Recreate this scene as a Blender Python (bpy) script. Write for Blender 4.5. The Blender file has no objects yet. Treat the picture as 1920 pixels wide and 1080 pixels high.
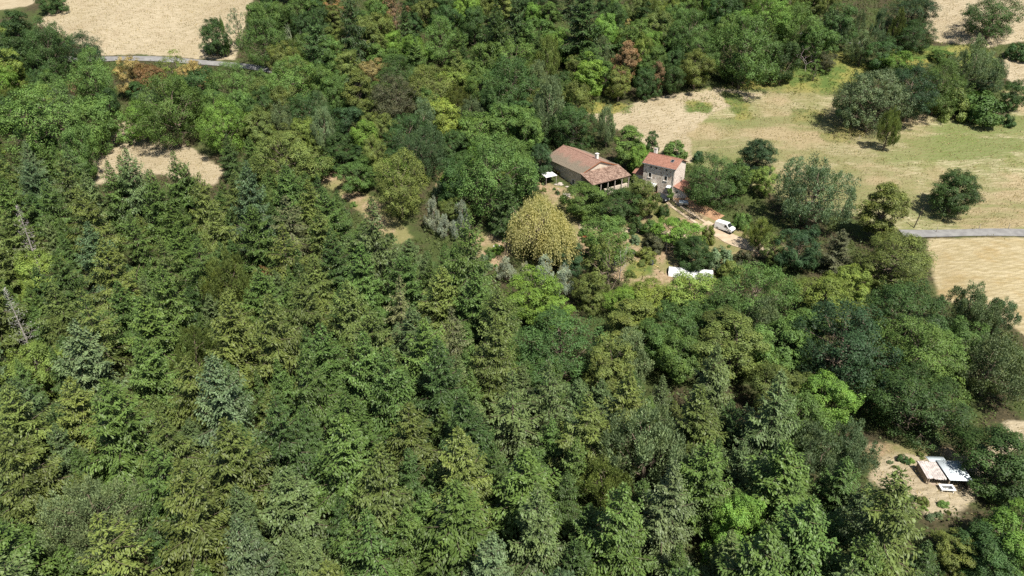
import bpy, math, random
import numpy as np
from mathutils import Vector

SC = bpy.context.scene
COL = SC.collection
R = math.radians

# ------------------------------------------------------------------ camera, sky, sun, exposure
CAM_Z, PITCH, FOC = 72.0, R(29.0), 1333.0            # height, downward tilt, focal length in photo pixels
cd = bpy.data.cameras.new('camera'); cam = bpy.data.objects.new('camera', cd); COL.objects.link(cam)
cam.location = (0, 0, CAM_Z); cam.rotation_euler = (math.pi/2 - PITCH, 0, 0)
cd.sensor_width = 36.0; cd.lens = 36.0*FOC/1920.0; cd.clip_start = 1.0; cd.clip_end = 6000.0
SC.camera = cam

SUN_AZ, SUN_EL = R(-56.0), R(59.0)                   # from the right, a little behind the camera
sx, sy, sz = math.cos(SUN_EL)*math.cos(SUN_AZ), math.cos(SUN_EL)*math.sin(SUN_AZ), math.sin(SUN_EL)
W = bpy.data.worlds.new('World'); SC.world = W; W.use_nodes = True
nt = W.node_tree; nt.nodes.clear()
wo = nt.nodes.new('ShaderNodeOutputWorld'); bg = nt.nodes.new('ShaderNodeBackground'); sk = nt.nodes.new('ShaderNodeTexSky')
sk.sky_type = 'NISHITA'; sk.sun_disc = False; sk.sun_elevation = SUN_EL; sk.sun_rotation = math.atan2(sx, sy)
bg.inputs['Strength'].default_value = 0.064
nt.links.new(sk.outputs[0], bg.inputs['Color']); nt.links.new(bg.outputs[0], wo.inputs['Surface'])
ld = bpy.data.lights.new('sun', 'SUN'); ld.energy = 5.0; ld.angle = R(0.53); ld.color = (1.0, 0.95, 0.86)
sun = bpy.data.objects.new('sun', ld); COL.objects.link(sun)
sun.rotation_euler = Vector((sx, sy, sz)).to_track_quat('Z', 'Y').to_euler(); sun.location = (0, 0, 200)
vs = SC.view_settings
vs.view_transform = 'Standard'; vs.look = 'None'; vs.gamma = 1.0; vs.use_curve_mapping = False; vs.exposure = 0.66
SC.cycles.max_bounces = 6; SC.cycles.diffuse_bounces = 3; SC.cycles.transmission_bounces = 3; SC.cycles.glossy_bounces = 2
SC.cycles.use_denoising = False

# ------------------------------------------------------------------ terrain
_py = np.arange(-400, 3001, 1.0)
_pz = np.interp(_py, [-400, 0, 100, 125, 150, 165, 200, 235, 270, 300, 400, 700, 1500, 3000],
                     [6, 2, 0, 1.2, 5, 8, 15.5, 25, 36.5, 46, 66, 90, 130, 200])
_k = np.hanning(25); _k /= _k.sum()
_pz = np.convolve(np.pad(_pz, 12, mode='edge'), _k, mode='valid')
def T(x, y):
    x = np.asarray(x, float); y = np.asarray(y, float)
    z = np.interp(y, _py, _pz)
    z = z + 0.9*np.sin(x*0.031 + 1.3)*np.sin(y*0.024 + 0.4) + 0.45*np.sin(x*0.083 + y*0.05) + 0.25*np.sin(x*0.17 - y*0.13 + 2.0)
    return z
FW = np.array([0, math.cos(PITCH), -math.sin(PITCH)]); UP = np.array([0, math.sin(PITCH), math.cos(PITCH)]); RT = np.array([1.0, 0, 0])
CP = np.array([0, 0, CAM_Z])
_t = np.concatenate([np.arange(25, 420, 0.5), np.arange(420, 3000, 4.0)])
def at(px, py, h=0.0):
    """the place whose image lies at photo pixel (px, py), h metres above the ground"""
    d = FW + RT*(px-960)/FOC + UP*(540-py)/FOC
    P = CP + _t[:, None]*d
    g = P[:, 2] - T(P[:, 0], P[:, 1]) - h
    i = int(np.argmax(g < 0)) if (g < 0).any() else len(g)-1
    i = max(i, 1)
    a = g[i-1]/(g[i-1]-g[i]+1e-9); t = _t[i-1] + a*(_t[i]-_t[i-1])
    p = CP + t*d
    return float(p[0]), float(p[1])
def project(x, y, z):
    v = np.array([x, y, z]) - CP
    f = v @ FW
    return 960 + FOC*(v @ RT)/f, 540 - FOC*(v @ UP)/f, float(f)
def gz(x, y): return float(T(x, y))

# ------------------------------------------------------------------ mesh helpers
def np_mesh(name, verts, faces, rnd=None, smooth=False, attrs=None):
    verts = np.asarray(verts, np.float32).reshape(-1, 3); faces = np.asarray(faces, np.int32)
    n, k = faces.shape
    me = bpy.data.meshes.new(name)
    me.vertices.add(len(verts)); me.vertices.foreach_set('co', verts.ravel())
    me.loops.add(n*k); me.loops.foreach_set('vertex_index', faces.ravel())
    me.polygons.add(n); me.polygons.foreach_set('loop_start', np.arange(0, n*k, k, dtype=np.int32))
    if smooth: me.polygons.foreach_set('use_smooth', np.ones(n, bool))
    me.update(calc_edges=True)
    if rnd is not None:
        a = me.attributes.new('rnd', 'FLOAT', 'POINT'); a.data.foreach_set('value', np.asarray(rnd, np.float32))
    for nm, val in (attrs or {}).items():
        a = me.attributes.new(nm, 'FLOAT', 'POINT'); a.data.foreach_set('value', np.asarray(val, np.float32))
    return me

class MB:
    """collects boxes, polygons and tubes into one mesh"""
    def __init__(s): s.v = []; s.f = []; s.r = []
    def add(s, vs_, fs_, r=0.5):
        o = len(s.v); s.v += [tuple(map(float, q)) for q in vs_]; s.f += [tuple(i+o for i in q) for q in fs_]; s.r += [r]*len(vs_); return s
    def box(s, c, d, rz=0.0, r=0.5):
        cx, cy, cz = c; a, b, h = d[0]/2, d[1]/2, d[2]/2; cs, sn = math.cos(rz), math.sin(rz)
        vs_ = []
        for z in (-h, h):
            for x, y in ((-a, -b), (a, -b), (a, b), (-a, b)): vs_.append((cx+x*cs-y*sn, cy+x*sn+y*cs, cz+z))
        return s.add(vs_, [(3, 2, 1, 0), (4, 5, 6, 7), (0, 1, 5, 4), (1, 2, 6, 5), (2, 3, 7, 6), (3, 0, 4, 7)], r)
    def slab(s, quad, th, r=0.5):
        """four top corners, thickened downwards"""
        q = [Vector(p) for p in quad]; n = (q[1]-q[0]).cross(q[3]-q[0]).normalized()
        if n.z < 0: q = [q[0], q[3], q[2], q[1]]; n = -n
        lo = [p - n*th for p in q]
        return s.add(lo+q, [(3, 2, 1, 0), (4, 5, 6, 7), (0, 1, 5, 4), (1, 2, 6, 5), (2, 3, 7, 6), (3, 0, 4, 7)], r)
    def tube(s, pts, rad, n=5, r=0.5, cap=True):
        pts = [Vector(p) for p in pts]; m = len(pts)
        if not hasattr(rad, '__len__'): rad = [rad]*m
        vs_ = []
        for i, p in enumerate(pts):
            d = (pts[min(i+1, m-1)] - pts[max(i-1, 0)]).normalized()
            a = d.orthogonal().normalized() if abs(d.z) > 0.95 else d.cross(Vector((0, 0, 1))).normalized()
            b = d.cross(a)
            for k in range(n):
                t = 2*math.pi*k/n; vs_.append(p + (a*math.cos(t)+b*math.sin(t))*rad[i])
        fs_ = [(i*n+k, i*n+(k+1) % n, (i+1)*n+(k+1) % n, (i+1)*n+k) for i in range(m-1) for k in range(n)]
        if cap: fs_ += [tuple(range(n))[::-1], tuple((m-1)*n+k for k in range(n))]
        return s.add(vs_, fs_, r)
    def mesh(s, name, smooth=False):
        me = bpy.data.meshes.new(name); me.from_pydata(s.v, [], s.f); me.update()
        a = me.attributes.new('rnd', 'FLOAT', 'POINT'); a.data.foreach_set('value', np.asarray(s.r, np.float32))
        if smooth: me.polygons.foreach_set('use_smooth', np.ones(len(me.polygons), bool))
        return me
    def build(s, name, mat, parent=None, smooth=False):
        return obj(name, s.mesh(name, smooth), mat, parent)

def obj(name, me, mat, parent=None, color=None):
    o = bpy.data.objects.new(name, me); COL.objects.link(o)
    if mat is not None and len(me.materials) == 0: me.materials.append(mat)
    if parent is not None: o.parent = parent
    if color is not None: o.color = (*color[:3], 1)
    return o
def empty(name, loc=(0, 0, 0), rz=0.0):
    o = bpy.data.objects.new(name, None); COL.objects.link(o); o.location = loc; o.rotation_euler = (0, 0, rz); o.empty_display_size = 0.5
    return o
def tag(o, label=None, cat=None, group=None, kind=None):
    if label: o['label'] = label
    if cat: o['category'] = cat
    if group: o['group'] = group
    if kind: o['kind'] = kind
    return o

# ------------------------------------------------------------------ materials
def new_mat(name):
    m = bpy.data.materials.new(name); m.use_nodes = True; t = m.node_tree; t.nodes.clear()
    out = t.nodes.new('ShaderNodeOutputMaterial'); return m, t, out
def N(t, typ, **kw):
    n = t.nodes.new(typ)
    for k, v in kw.items(): setattr(n, k, v)
    return n
def mix(t, fac, a, b, blend='MIX'):
    n = N(t, 'ShaderNodeMix', data_type='RGBA', blend_type=blend)
    for sock, v in ((n.inputs['Factor'], fac), (n.inputs['A'], a), (n.inputs['B'], b)):
        if hasattr(v, 'is_linked'): t.links.new(v, sock)
        elif isinstance(v, (tuple, list)): sock.default_value = (*v[:3], 1)
        else: sock.default_value = v
    return n.outputs['Result']
def noise(t, scale, detail=4, rough=0.55, coord='Object', vec=None):
    n = N(t, 'ShaderNodeTexNoise'); n.inputs['Scale'].default_value = scale; n.inputs['Detail'].default_value = detail; n.inputs['Roughness'].default_value = rough
    if vec is None:
        c = N(t, 'ShaderNodeTexCoord'); vec = c.outputs[coord]
    t.links.new(vec, n.inputs['Vector']); return n.outputs['Fac']
def ramp(t, fac, lo, hi, a=0.0, b=1.0):
    n = N(t, 'ShaderNodeMapRange'); n.interpolation_type = 'SMOOTHSTEP'
    n.inputs['From Min'].default_value = lo; n.inputs['From Max'].default_value = hi; n.inputs['To Min'].default_value = a; n.inputs['To Max'].default_value = b
    t.links.new(fac, n.inputs['Value']); return n.outputs['Result']
def attr(t, name):
    return N(t, 'ShaderNodeAttribute', attribute_name=name).outputs['Fac']
def math_(t, op, a, b=0.0):
    n = N(t, 'ShaderNodeMath', operation=op)
    for i, v in enumerate((a, b)):
        if hasattr(v, 'is_linked'): t.links.new(v, n.inputs[i])
        else: n.inputs[i].default_value = v
    return n.outputs[0]
def principled(t, out, col, rough=0.8, spec=0.3, bump=None, bstr=0.3, bdist=0.05, metal=0.0):
    p = N(t, 'ShaderNodeBsdfPrincipled')
    if hasattr(col, 'is_linked'): t.links.new(col, p.inputs['Base Color'])
    else: p.inputs['Base Color'].default_value = (*col, 1)
    p.inputs['Roughness'].default_value = rough; p.inputs['Specular IOR Level'].default_value = spec; p.inputs['Metallic'].default_value = metal
    if bump is not None:
        b = N(t, 'ShaderNodeBump'); b.inputs['Strength'].default_value = bstr; b.inputs['Distance'].default_value = bdist
        t.links.new(bump, b.inputs['Height']); t.links.new(b.outputs[0], p.inputs['Normal'])
    t.links.new(p.outputs[0], out.inputs['Surface']); return p

def leaf_mat(name, trans=0.3, lo=0.55, hi=1.45, patch=0.35, warm=(1.32, 1.1, 0.75), spec=0.25, rough=0.55):
    """foliage: the tree's own colour (object colour), varied leaf by leaf and by soft patches"""
    m, t, out = new_mat(name)
    oi = N(t, 'ShaderNodeObjectInfo')
    r = attr(t, 'rnd')
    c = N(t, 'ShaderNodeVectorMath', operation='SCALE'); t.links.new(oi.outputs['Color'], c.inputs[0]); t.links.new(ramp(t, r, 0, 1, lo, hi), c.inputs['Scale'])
    co = N(t, 'ShaderNodeTexCoord'); ad = N(t, 'ShaderNodeVectorMath', operation='ADD')
    t.links.new(co.outputs['Object'], ad.inputs[0])
    sc = N(t, 'ShaderNodeMath', operation='MULTIPLY'); t.links.new(oi.outputs['Random'], sc.inputs[0]); sc.inputs[1].default_value = 90.0
    t.links.new(sc.outputs[0], ad.inputs[1])
    nz = noise(t, 0.55, 3, 0.6, vec=ad.outputs[0])
    w = N(t, 'ShaderNodeVectorMath', operation='MULTIPLY'); t.links.new(c.outputs[0], w.inputs[0]); w.inputs[1].default_value = warm
    col = mix(t, ramp(t, nz, 0.42, 0.72, 0, patch), c.outputs[0], w.outputs[0])
    p = N(t, 'ShaderNodeBsdfPrincipled'); t.links.new(col, p.inputs['Base Color']); p.inputs['Roughness'].default_value = rough; p.inputs['Specular IOR Level'].default_value = spec
    tr = N(t, 'ShaderNodeBsdfTranslucent'); tc = N(t, 'ShaderNodeVectorMath', operation='MULTIPLY'); t.links.new(col, tc.inputs[0]); tc.inputs[1].default_value = (1.25, 1.35, 0.6)
    t.links.new(tc.outputs[0], tr.inputs['Color'])
    ms = N(t, 'ShaderNodeMixShader'); ms.inputs[0].default_value = trans
    t.links.new(p.outputs[0], ms.inputs[1]); t.links.new(tr.outputs[0], ms.inputs[2]); t.links.new(ms.outputs[0], out.inputs['Surface'])
    return m
M = {}
M['leaf'] = leaf_mat('broad_leaves', 0.21, 0.55, 1.45, 0.5)
M['willow_leaf'] = leaf_mat('willow_leaves', 0.42, 0.82, 1.18, 0.25)
M['needle'] = leaf_mat('needles', 0.10, 0.55, 1.45, 0.35, (1.3, 1.12, 0.85), 0.3, 0.5)
m, t, out = new_mat('bark'); oi = N(t, 'ShaderNodeObjectInfo')
nz = noise(t, 3.0, 5); c = mix(t, ramp(t, nz, 0.3, 0.7), (0.7, 0.7, 0.7), (1.3, 1.25, 1.2)); c = mix(t, 1.0, oi.outputs['Color'], c, 'MULTIPLY')
principled(t, out, c, 0.9, 0.1, noise(t, 14, 4), 0.5, 0.04); M['bark'] = m

def plain(name, col, rough=0.7, spec=0.3, var=0.25, scale=2.0, metal=0.0, bump=None):
    m, t, out = new_mat(name)
    nz = noise(t, scale, 5, 0.6); c = mix(t, ramp(t, nz, 0.3, 0.7), tuple(x*(1-var) for x in col), tuple(min(1, x*(1+var)) for x in col))
    principled(t, out, c, rough, spec, noise(t, bump, 4) if bump else None, 0.4, 0.03, metal); M[name] = m; return m

# ------------------------------------------------------------------ ground
def poly_mask(px, py, poly, soft):
    """signed-distance soft mask of a world polygon"""
    P = np.asarray(poly, float); n = len(P); inside = np.zeros(px.shape, bool); dist = np.full(px.shape, 1e9)
    for i in range(n):
        a, b = P[i], P[(i+1) % n]
        c = ((a[1] > py) != (b[1] > py)) & (px < (b[0]-a[0])*(py-a[1])/((b[1]-a[1]) or 1e-9) + a[0]); inside ^= c
        ab = b-a; tt = np.clip(((px-a[0])*ab[0] + (py-a[1])*ab[1])/(ab @ ab + 1e-9), 0, 1)
        dist = np.minimum(dist, np.hypot(px-a[0]-tt*ab[0], py-a[1]-tt*ab[1]))
    return np.clip(0.5 + np.where(inside, dist, -dist)/(2*soft), 0, 1)
def line_dist(px, py, line):
    dist = np.full(px.shape, 1e9)
    for a, b in zip(line[:-1], line[1:]):
        a, b = np.array(a), np.array(b); ab = b-a; tt = np.clip(((px-a[0])*ab[0]+(py-a[1])*ab[1])/(ab @ ab+1e-9), 0, 1)
        dist = np.minimum(dist, np.hypot(px-a[0]-tt*ab[0], py-a[1]-tt*ab[1]))
    return dist
def wp(pts): return [at(*p) for p in pts]

Z = {  # zones of the land, outlined on the photograph and laid down on the terrain
 'straw': [[(70,45),(120,0),(140,-60),(480,-60),(470,20),(455,70),(440,112),(180,104),(110,60)],
           [(-60,25),(-60,-60),(110,-60),(60,10)],
           [(166,348),(174,290),(200,248),(240,226),(290,248),(338,270),(388,292),(420,324),(400,348),(350,336),(300,326),(240,342)],
           [(1090,205),(1180,196),(1290,172),(1350,162),(1430,176),(1330,215),(1290,250),(1300,310),(1235,285)],
           [(1735,60),(1745,-60),(1990,-60),(1990,85),(1900,78),(1850,92),(1760,80)],
           [(1880,100),(1990,95),(1990,190),(1890,150)],
           [(1650,860),(1700,845),(1790,870),(1850,850),(1890,790),(1960,790),(1850,890),(1805,960),(1750,975),(1690,930),(1630,905)]],
 'meadow': [[(1240,285),(1190,200),(1300,172),(1420,160),(1560,178),(1640,236),(1800,205),(1990,235),(1990,432),(1700,434),(1600,405),(1400,345),(1310,315)],
            [(1880,170),(1990,170),(1990,260),(1900,240)]],
 'gold': [[(1735,449),(1990,446),(1990,680),(1870,590),(1760,560)]],
 'earth': [[(590,312),(640,326),(705,368),(775,445),(740,462),(690,410),(640,370),(600,345)],
           [(1000,338),(1060,350),(1090,400),(1240,355),(1300,390),(1440,455),(1450,480),(1380,480),(1340,540),(1180,540),(1080,470),(1060,420)],
           [(810,300),(860,300),(870,350),(820,375)],
           [(1240,362),(1275,372),(1345,412),(1345,425),(1290,400)],
           [(880,440),(960,430),(950,500),(890,500)],
           [(1620,835),(1760,838),(1830,860),(1830,900),(1640,890)]],
 'fern': [[(1050,160),(1110,190),(1190,196),(1180,212),(1090,212),(1050,185)],
          [(1280,175),(1400,152),(1560,90),(1650,130),(1560,178),(1480,175),(1380,165)],
          [(1680,85),(1850,85),(1880,130),(1760,120),(1660,110)],
          [(1280,190),(1335,190),(1330,212),(1290,212)], [(1350,170),(1390,175),(1415,220),(1385,225)],
          [(1480,205),(1550,205),(1545,232),(1490,232)], [(1530,245),(1590,245),(1590,268),(1540,262)],
          [(1175,490),(1225,488),(1230,515),(1180,520)]],
 'yellow_fern': [[(1050,165),(1110,190),(1185,196),(1150,213),(1085,210)], [(1395,150),(1440,150),(1450,165),(1400,166)], [(1560,230),(1620,245),(1625,260),(1580,252)], [(1690,113),(1745,110),(1740,126),(1695,126)]],
}
ROAD1 = wp([(60,112),(150,111),(250,111),(330,113),(390,117),(450,124),(520,134)])
ROAD2 = wp([(1690,438.5),(1720,439),(1780,438.5),(1860,436),(1930,437),(2060,440)])
ROAD3 = wp([(1500,66),(1570,71),(1600,79),(1625,86)])
TRACK = wp([(1222,352),(1244,366),(1268,388),(1292,404),(1318,420),(1352,441),(1392,459),(1430,468),(1450,470)])
PATHB = wp([(1085,424),(1130,428),(1190,432),(1245,437),(1300,446)])
xs = np.concatenate([np.linspace(-2500, -330, 12)[:-1], np.arange(-330, -170, 6.0), np.arange(-170, 200, 1.25), np.arange(200, 330, 6.0), np.linspace(330, 2500, 12)])
ys = np.concatenate([np.linspace(-380, 10, 8)[:-1], np.arange(10, 70, 3.0), np.arange(70, 290, 1.25), np.arange(290, 420, 4.0), np.linspace(420, 2900, 20)])
GX, GY = np.meshgrid(xs, ys); gx, gy = GX.ravel(), GY.ravel()
ZM = {}
for k, polys in Z.items():
    mk = np.zeros(gx.shape)
    for p in polys: mk = np.maximum(mk, poly_mask(gx, gy, wp(p), 2.2 if k != 'fern' else 3.0))
    ZM[k] = mk
ZM['straw'] = np.maximum(ZM['straw'], np.clip((gy-330)/20, 0, 1))
dt = line_dist(gx, gy, TRACK); dpb = line_dist(gx, gy, PATHB)
ZM['earth'] = np.maximum(ZM['earth'], np.clip(1.6-dt/3.0, 0, 1))
gzv = T(gx, gy)
nx, ny = len(xs), len(ys)
ii, jj = np.meshgrid(np.arange(nx-1), np.arange(ny-1)); b0 = (jj*nx+ii).ravel()
gf = np.stack([b0, b0+1, b0+nx+1, b0+nx], 1)
gme = np_mesh('ground', np.stack([gx, gy, gzv], 1), gf, smooth=True, attrs=ZM)
m, t, out = new_mat('land')
co = N(t, 'ShaderNodeTexCoord'); V = co.outputs['Object']
def zone(name, wob=0.55, sc_=0.22):
    return ramp(t, math_(t, 'ADD', attr(t, name), math_(t, 'MULTIPLY', math_(t, 'SUBTRACT', noise(t, sc_, 5, 0.65), 0.5), wob*2)), 0.36, 0.64)
n_f = noise(t, 1.7, 6, 0.7); n_m = noise(t, 0.13, 5, 0.6); n_l = noise(t, 0.035, 4, 0.55)
st = N(t, 'ShaderNodeMapping'); st.inputs['Rotation'].default_value = (0, 0, 0.5); st.inputs['Scale'].default_value = (0.35, 1.6, 1); t.links.new(V, st.inputs['Vector'])
n_s = noise(t, 0.9, 5, 0.65, vec=st.outputs[0])                 # mown streaks
base = mix(t, ramp(t, n_f, 0.35, 0.7), (0.040, 0.036, 0.020), (0.085, 0.070, 0.038))
base = mix(t, ramp(t, n_m, 0.40, 0.60, 0, 0.8), base, (0.06, 0.085, 0.025))
straw = mix(t, ramp(t, n_s, 0.35, 0.7), (0.335, 0.28, 0.186), (0.43, 0.365, 0.255))
straw = mix(t, ramp(t, n_m, 0.45, 0.75, 0, 0.5), straw, (0.285, 0.22, 0.14))
straw = mix(t, ramp(t, n_f, 0.62, 0.74, 0, 0.5), straw, (0.25, 0.19, 0.10))
mead = mix(t, ramp(t, n_s, 0.38, 0.66), (0.19, 0.195, 0.085), (0.39, 0.35, 0.215))
mead = mix(t, ramp(t, n_m, 0.44, 0.62, 0, 0.85), mead, mix(t, ramp(t, n_f, 0.4, 0.65), (0.13, 0.155, 0.045), (0.23, 0.225, 0.095)))
mead = mix(t, ramp(t, n_l, 0.48, 0.60, 0, 0.75), mead, mix(t, ramp(t, n_f, 0.35, 0.7), (0.30, 0.225, 0.13), (0.42, 0.33, 0.21)))
mead = mix(t, ramp(t, noise(t, 0.07, 4, 0.6, vec=st.outputs[0]), 0.44, 0.56, 0, 0.8), mead, (0.13, 0.165, 0.05))
gold = mix(t, ramp(t, n_s, 0.35, 0.68), (0.30, 0.245, 0.13), (0.43, 0.365, 0.23))
gold = mix(t, ramp(t, n_m, 0.5, 0.7, 0, 0.5), gold, (0.30, 0.20, 0.07))
earth = mix(t, ramp(t, n_f, 0.35, 0.68), (0.235, 0.165, 0.098), (0.36, 0.275, 0.175))
earth = mix(t, ramp(t, n_m, 0.42, 0.58, 0, 0.8), earth, (0.16, 0.165, 0.06))
fern = mix(t, ramp(t, n_m, 0.42, 0.6), (0.085, 0.125, 0.032), (0.21, 0.20, 0.06))
c = mix(t, zone('earth'), base, earth)
c = mix(t, zone('meadow', 0.3), c, mead); c = mix(t, zone('straw', 0.5), c, straw); c = mix(t, zone('gold', 0.2), c, gold); c = mix(t, zone('fern'), c, fern); c = mix(t, zone('yellow_fern'), c, mix(t, ramp(t, n_f, 0.35, 0.65), (0.14, 0.155, 0.04), (0.28, 0.24, 0.07)))
wt_ = N(t, 'ShaderNodeTexWave'); wt_.inputs['Scale'].default_value = 0.34; wt_.inputs['Distortion'].default_value = 3.5; wt_.inputs['Detail'].default_value = 3; wt_.inputs['Detail Scale'].default_value = 0.6; t.links.new(st.outputs[0], wt_.inputs['Vector'])
rows = math_(t, 'MULTIPLY', ramp(t, wt_.outputs['Fac'], 0.55, 0.95), math_(t, 'MAXIMUM', math_(t, 'MAXIMUM', attr(t, 'straw'), attr(t, 'gold')), attr(t, 'meadow')))
c = mix(t, math_(t, 'MULTIPLY', rows, math_(t, 'MULTIPLY', n_f, 0.55)), c, (0.20, 0.155, 0.085))
n_t = noise(t, 4.5, 3, 0.6); n_p = noise(t, 0.018, 4, 0.6)
open_ = math_(t, 'MAXIMUM', math_(t, 'MAXIMUM', attr(t, 'straw'), attr(t, 'gold')), attr(t, 'meadow'))
c = mix(t, math_(t, 'MULTIPLY', open_, ramp(t, n_t, 0.58, 0.70, 0, 0.45)), c, (0.15, 0.13, 0.065))
c = mix(t, math_(t, 'MULTIPLY', open_, ramp(t, n_p, 0.45, 0.62, 0, 0.35)), c, (0.24, 0.195, 0.11))
hb = math_(t, 'ADD', n_f, math_(t, 'MULTIPLY', n_s, 0.8))
principled(t, out, c, 0.95, 0.1, hb, 0.9, 0.3)
ground = tag(obj('ground', gme, m), kind='structure')

def ribbon(name, line, w, mat, lift, sub=3.0, wob=0.0, seed=0, off=0.0):
    """a strip laid on the terrain along a line"""
    rg = random.Random(seed); pts = []
    for a, b in zip(line[:-1], line[1:]):
        n = max(1, int(math.hypot(b[0]-a[0], b[1]-a[1])/sub))
        pts += [(a[0]+(b[0]-a[0])*i/n, a[1]+(b[1]-a[1])*i/n) for i in range(n)]
    pts.append(line[-1])
    P = np.array(pts)
    for _ in range(6): P[1:-1] = 0.5*P[1:-1] + 0.25*(P[:-2]+P[2:])
    D = np.gradient(P, axis=0); D /= np.linalg.norm(D, axis=1)[:, None]; Nn = np.stack([-D[:, 1], D[:, 0]], 1)
    cols = 5; v = []
    for i in range(len(P)):
        ww = w*(1+rg.uniform(-wob, wob)); o = off + rg.uniform(-wob, wob)*0.3
        for k in range(cols):
            s = (k/(cols-1)-0.5)*ww + o; q = P[i] + Nn[i]*s
            crown = 0.05*(1-(2*k/(cols-1)-1)**2)
            v.append((q[0], q[1], gz(q[0], q[1]) + lift + crown))
    f = [(i*cols+k, i*cols+k+1, (i+1)*cols+k+1, (i+1)*cols+k) for i in range(len(P)-1) for k in range(cols-1)]
    return obj(name, np_mesh(name, v, f, smooth=True), mat)
m, t, out = new_mat('asphalt'); a1 = noise(t, 0.6, 4); a2 = noise(t, 9, 4)
c = mix(t, ramp(t, a1, 0.3, 0.7), (0.17, 0.165, 0.16), (0.24, 0.235, 0.225)); c = mix(t, ramp(t, a2, 0.55, 0.75, 0, 0.5), c, (0.26, 0.25, 0.24))
principled(t, out, c, 0.9, 0.2, a2, 0.3, 0.02); M['asphalt'] = m
m, t, out = new_mat('track_dirt'); a1 = noise(t, 0.5, 4); a2 = noise(t, 4, 5)
c = mix(t, ramp(t, a1, 0.3, 0.7), (0.36, 0.28, 0.19), (0.47, 0.385, 0.28)); c = mix(t, ramp(t, a2, 0.5, 0.75, 0, 0.6), c, (0.28, 0.20, 0.13))
principled(t, out, c, 0.95, 0.1, a2, 0.5, 0.06); M['track'] = m
m, t, out = new_mat('bank_soil'); a1 = noise(t, 0.8, 5); 
c = mix(t, ramp(t, a1, 0.3, 0.7), (0.25, 0.14, 0.08), (0.37, 0.23, 0.135)); principled(t, out, c, 0.95, 0.1, a1, 0.5, 0.1); M['bank'] = m
tag(ribbon('road', ROAD1, 3.0, M['asphalt'], 0.16, wob=0.03), kind='structure')
tag(ribbon('road', ROAD2, 2.9, M['asphalt'], 0.16, wob=0.03, seed=1), kind='structure')
tag(ribbon('road', ROAD3, 3.4, M['asphalt'], 0.20, wob=0.03, seed=2), kind='structure')
tag(ribbon('path', TRACK[1:5], 0.7, M['track'], 0.10, 1.0, 0.12, 3, 0.95), kind='structure')
tag(ribbon('path', TRACK[1:5], 0.7, M['track'], 0.10, 1.0, 0.12, 4, -0.95), kind='structure')
tag(ribbon('path', TRACK[4:9], 3.7, M['track'], 0.10, 1.5, 0.12, 5), kind='structure')
tag(ribbon('path', PATHB, 2.2, M['track'], 0.09, 1.5, 0.2, 6), kind='structure')
def bank():
    """the bare soil bank above the track"""
    L = wp([(1262,374),(1290,390),(1318,404),(1342,416)]); v = []; prof = [(0, -0.25), (0.5, 0.35), (1.1, 0.9), (1.7, 1.15), (2.6, 1.1), (3.6, -0.2)]
    n = 28; rg = random.Random(5)
    for i in range(n+1):
        s = i/n*(len(L)-1); k = min(int(s), len(L)-2); f = s-k; x = L[k][0]*(1-f)+L[k+1][0]*f; y = L[k][1]*(1-f)+L[k+1][1]*f
        dx, dy = L[k+1][0]-L[k][0], L[k+1][1]-L[k][1]; l = math.hypot(dx, dy); nx_, ny_ = -dy/l, dx/l
        e = math.sin(math.pi*i/n)**0.5
        for d, h in prof:
            q = (x+nx_*(d+rg.uniform(-.12, .12)), y+ny_*(d+rg.uniform(-.12, .12))); v.append((*q, gz(*q) + (h+rg.uniform(-.1, .1))*e*0.8))
    c_ = len(prof); f = [(i*c_+k, (i+1)*c_+k, (i+1)*c_+k+1, i*c_+k+1) for i in range(n) for k in range(c_-1)]
    tag(obj('terrain_bank', np_mesh('bank', v, f, smooth=True), M['bank']), kind='structure')
bank()
# ------------------------------------------------------------------ trees: a few grown models of each habit, every tree in view a copy
def unit(a): return a/(np.linalg.norm(a, axis=-1, keepdims=True)+1e-9)
def blades(P, d, w, l, wd, rnd):
    """pointed leaf faces: base, direction, width axis, length, width"""
    n = len(P); l = np.asarray(l)[:, None]; wd = np.asarray(wd)[:, None]
    v = np.empty((n, 4, 3)); v[:, 0] = P; v[:, 1] = P + d*l*0.5 + w*wd*0.5; v[:, 2] = P + d*l; v[:, 3] = P + d*l*0.5 - w*wd*0.5
    return v.reshape(-1, 3), np.arange(n*4).reshape(n, 4), np.repeat(rnd, 4)
def crown_mesh(name, parts):
    vs_, fs_, rs_, o = [], [], [], 0
    for v, f, r in parts: vs_.append(v); fs_.append(f+o); rs_.append(r); o += len(v)
    return np_mesh(name, np.concatenate(vs_), np.concatenate(fs_), np.concatenate(rs_))

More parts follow.
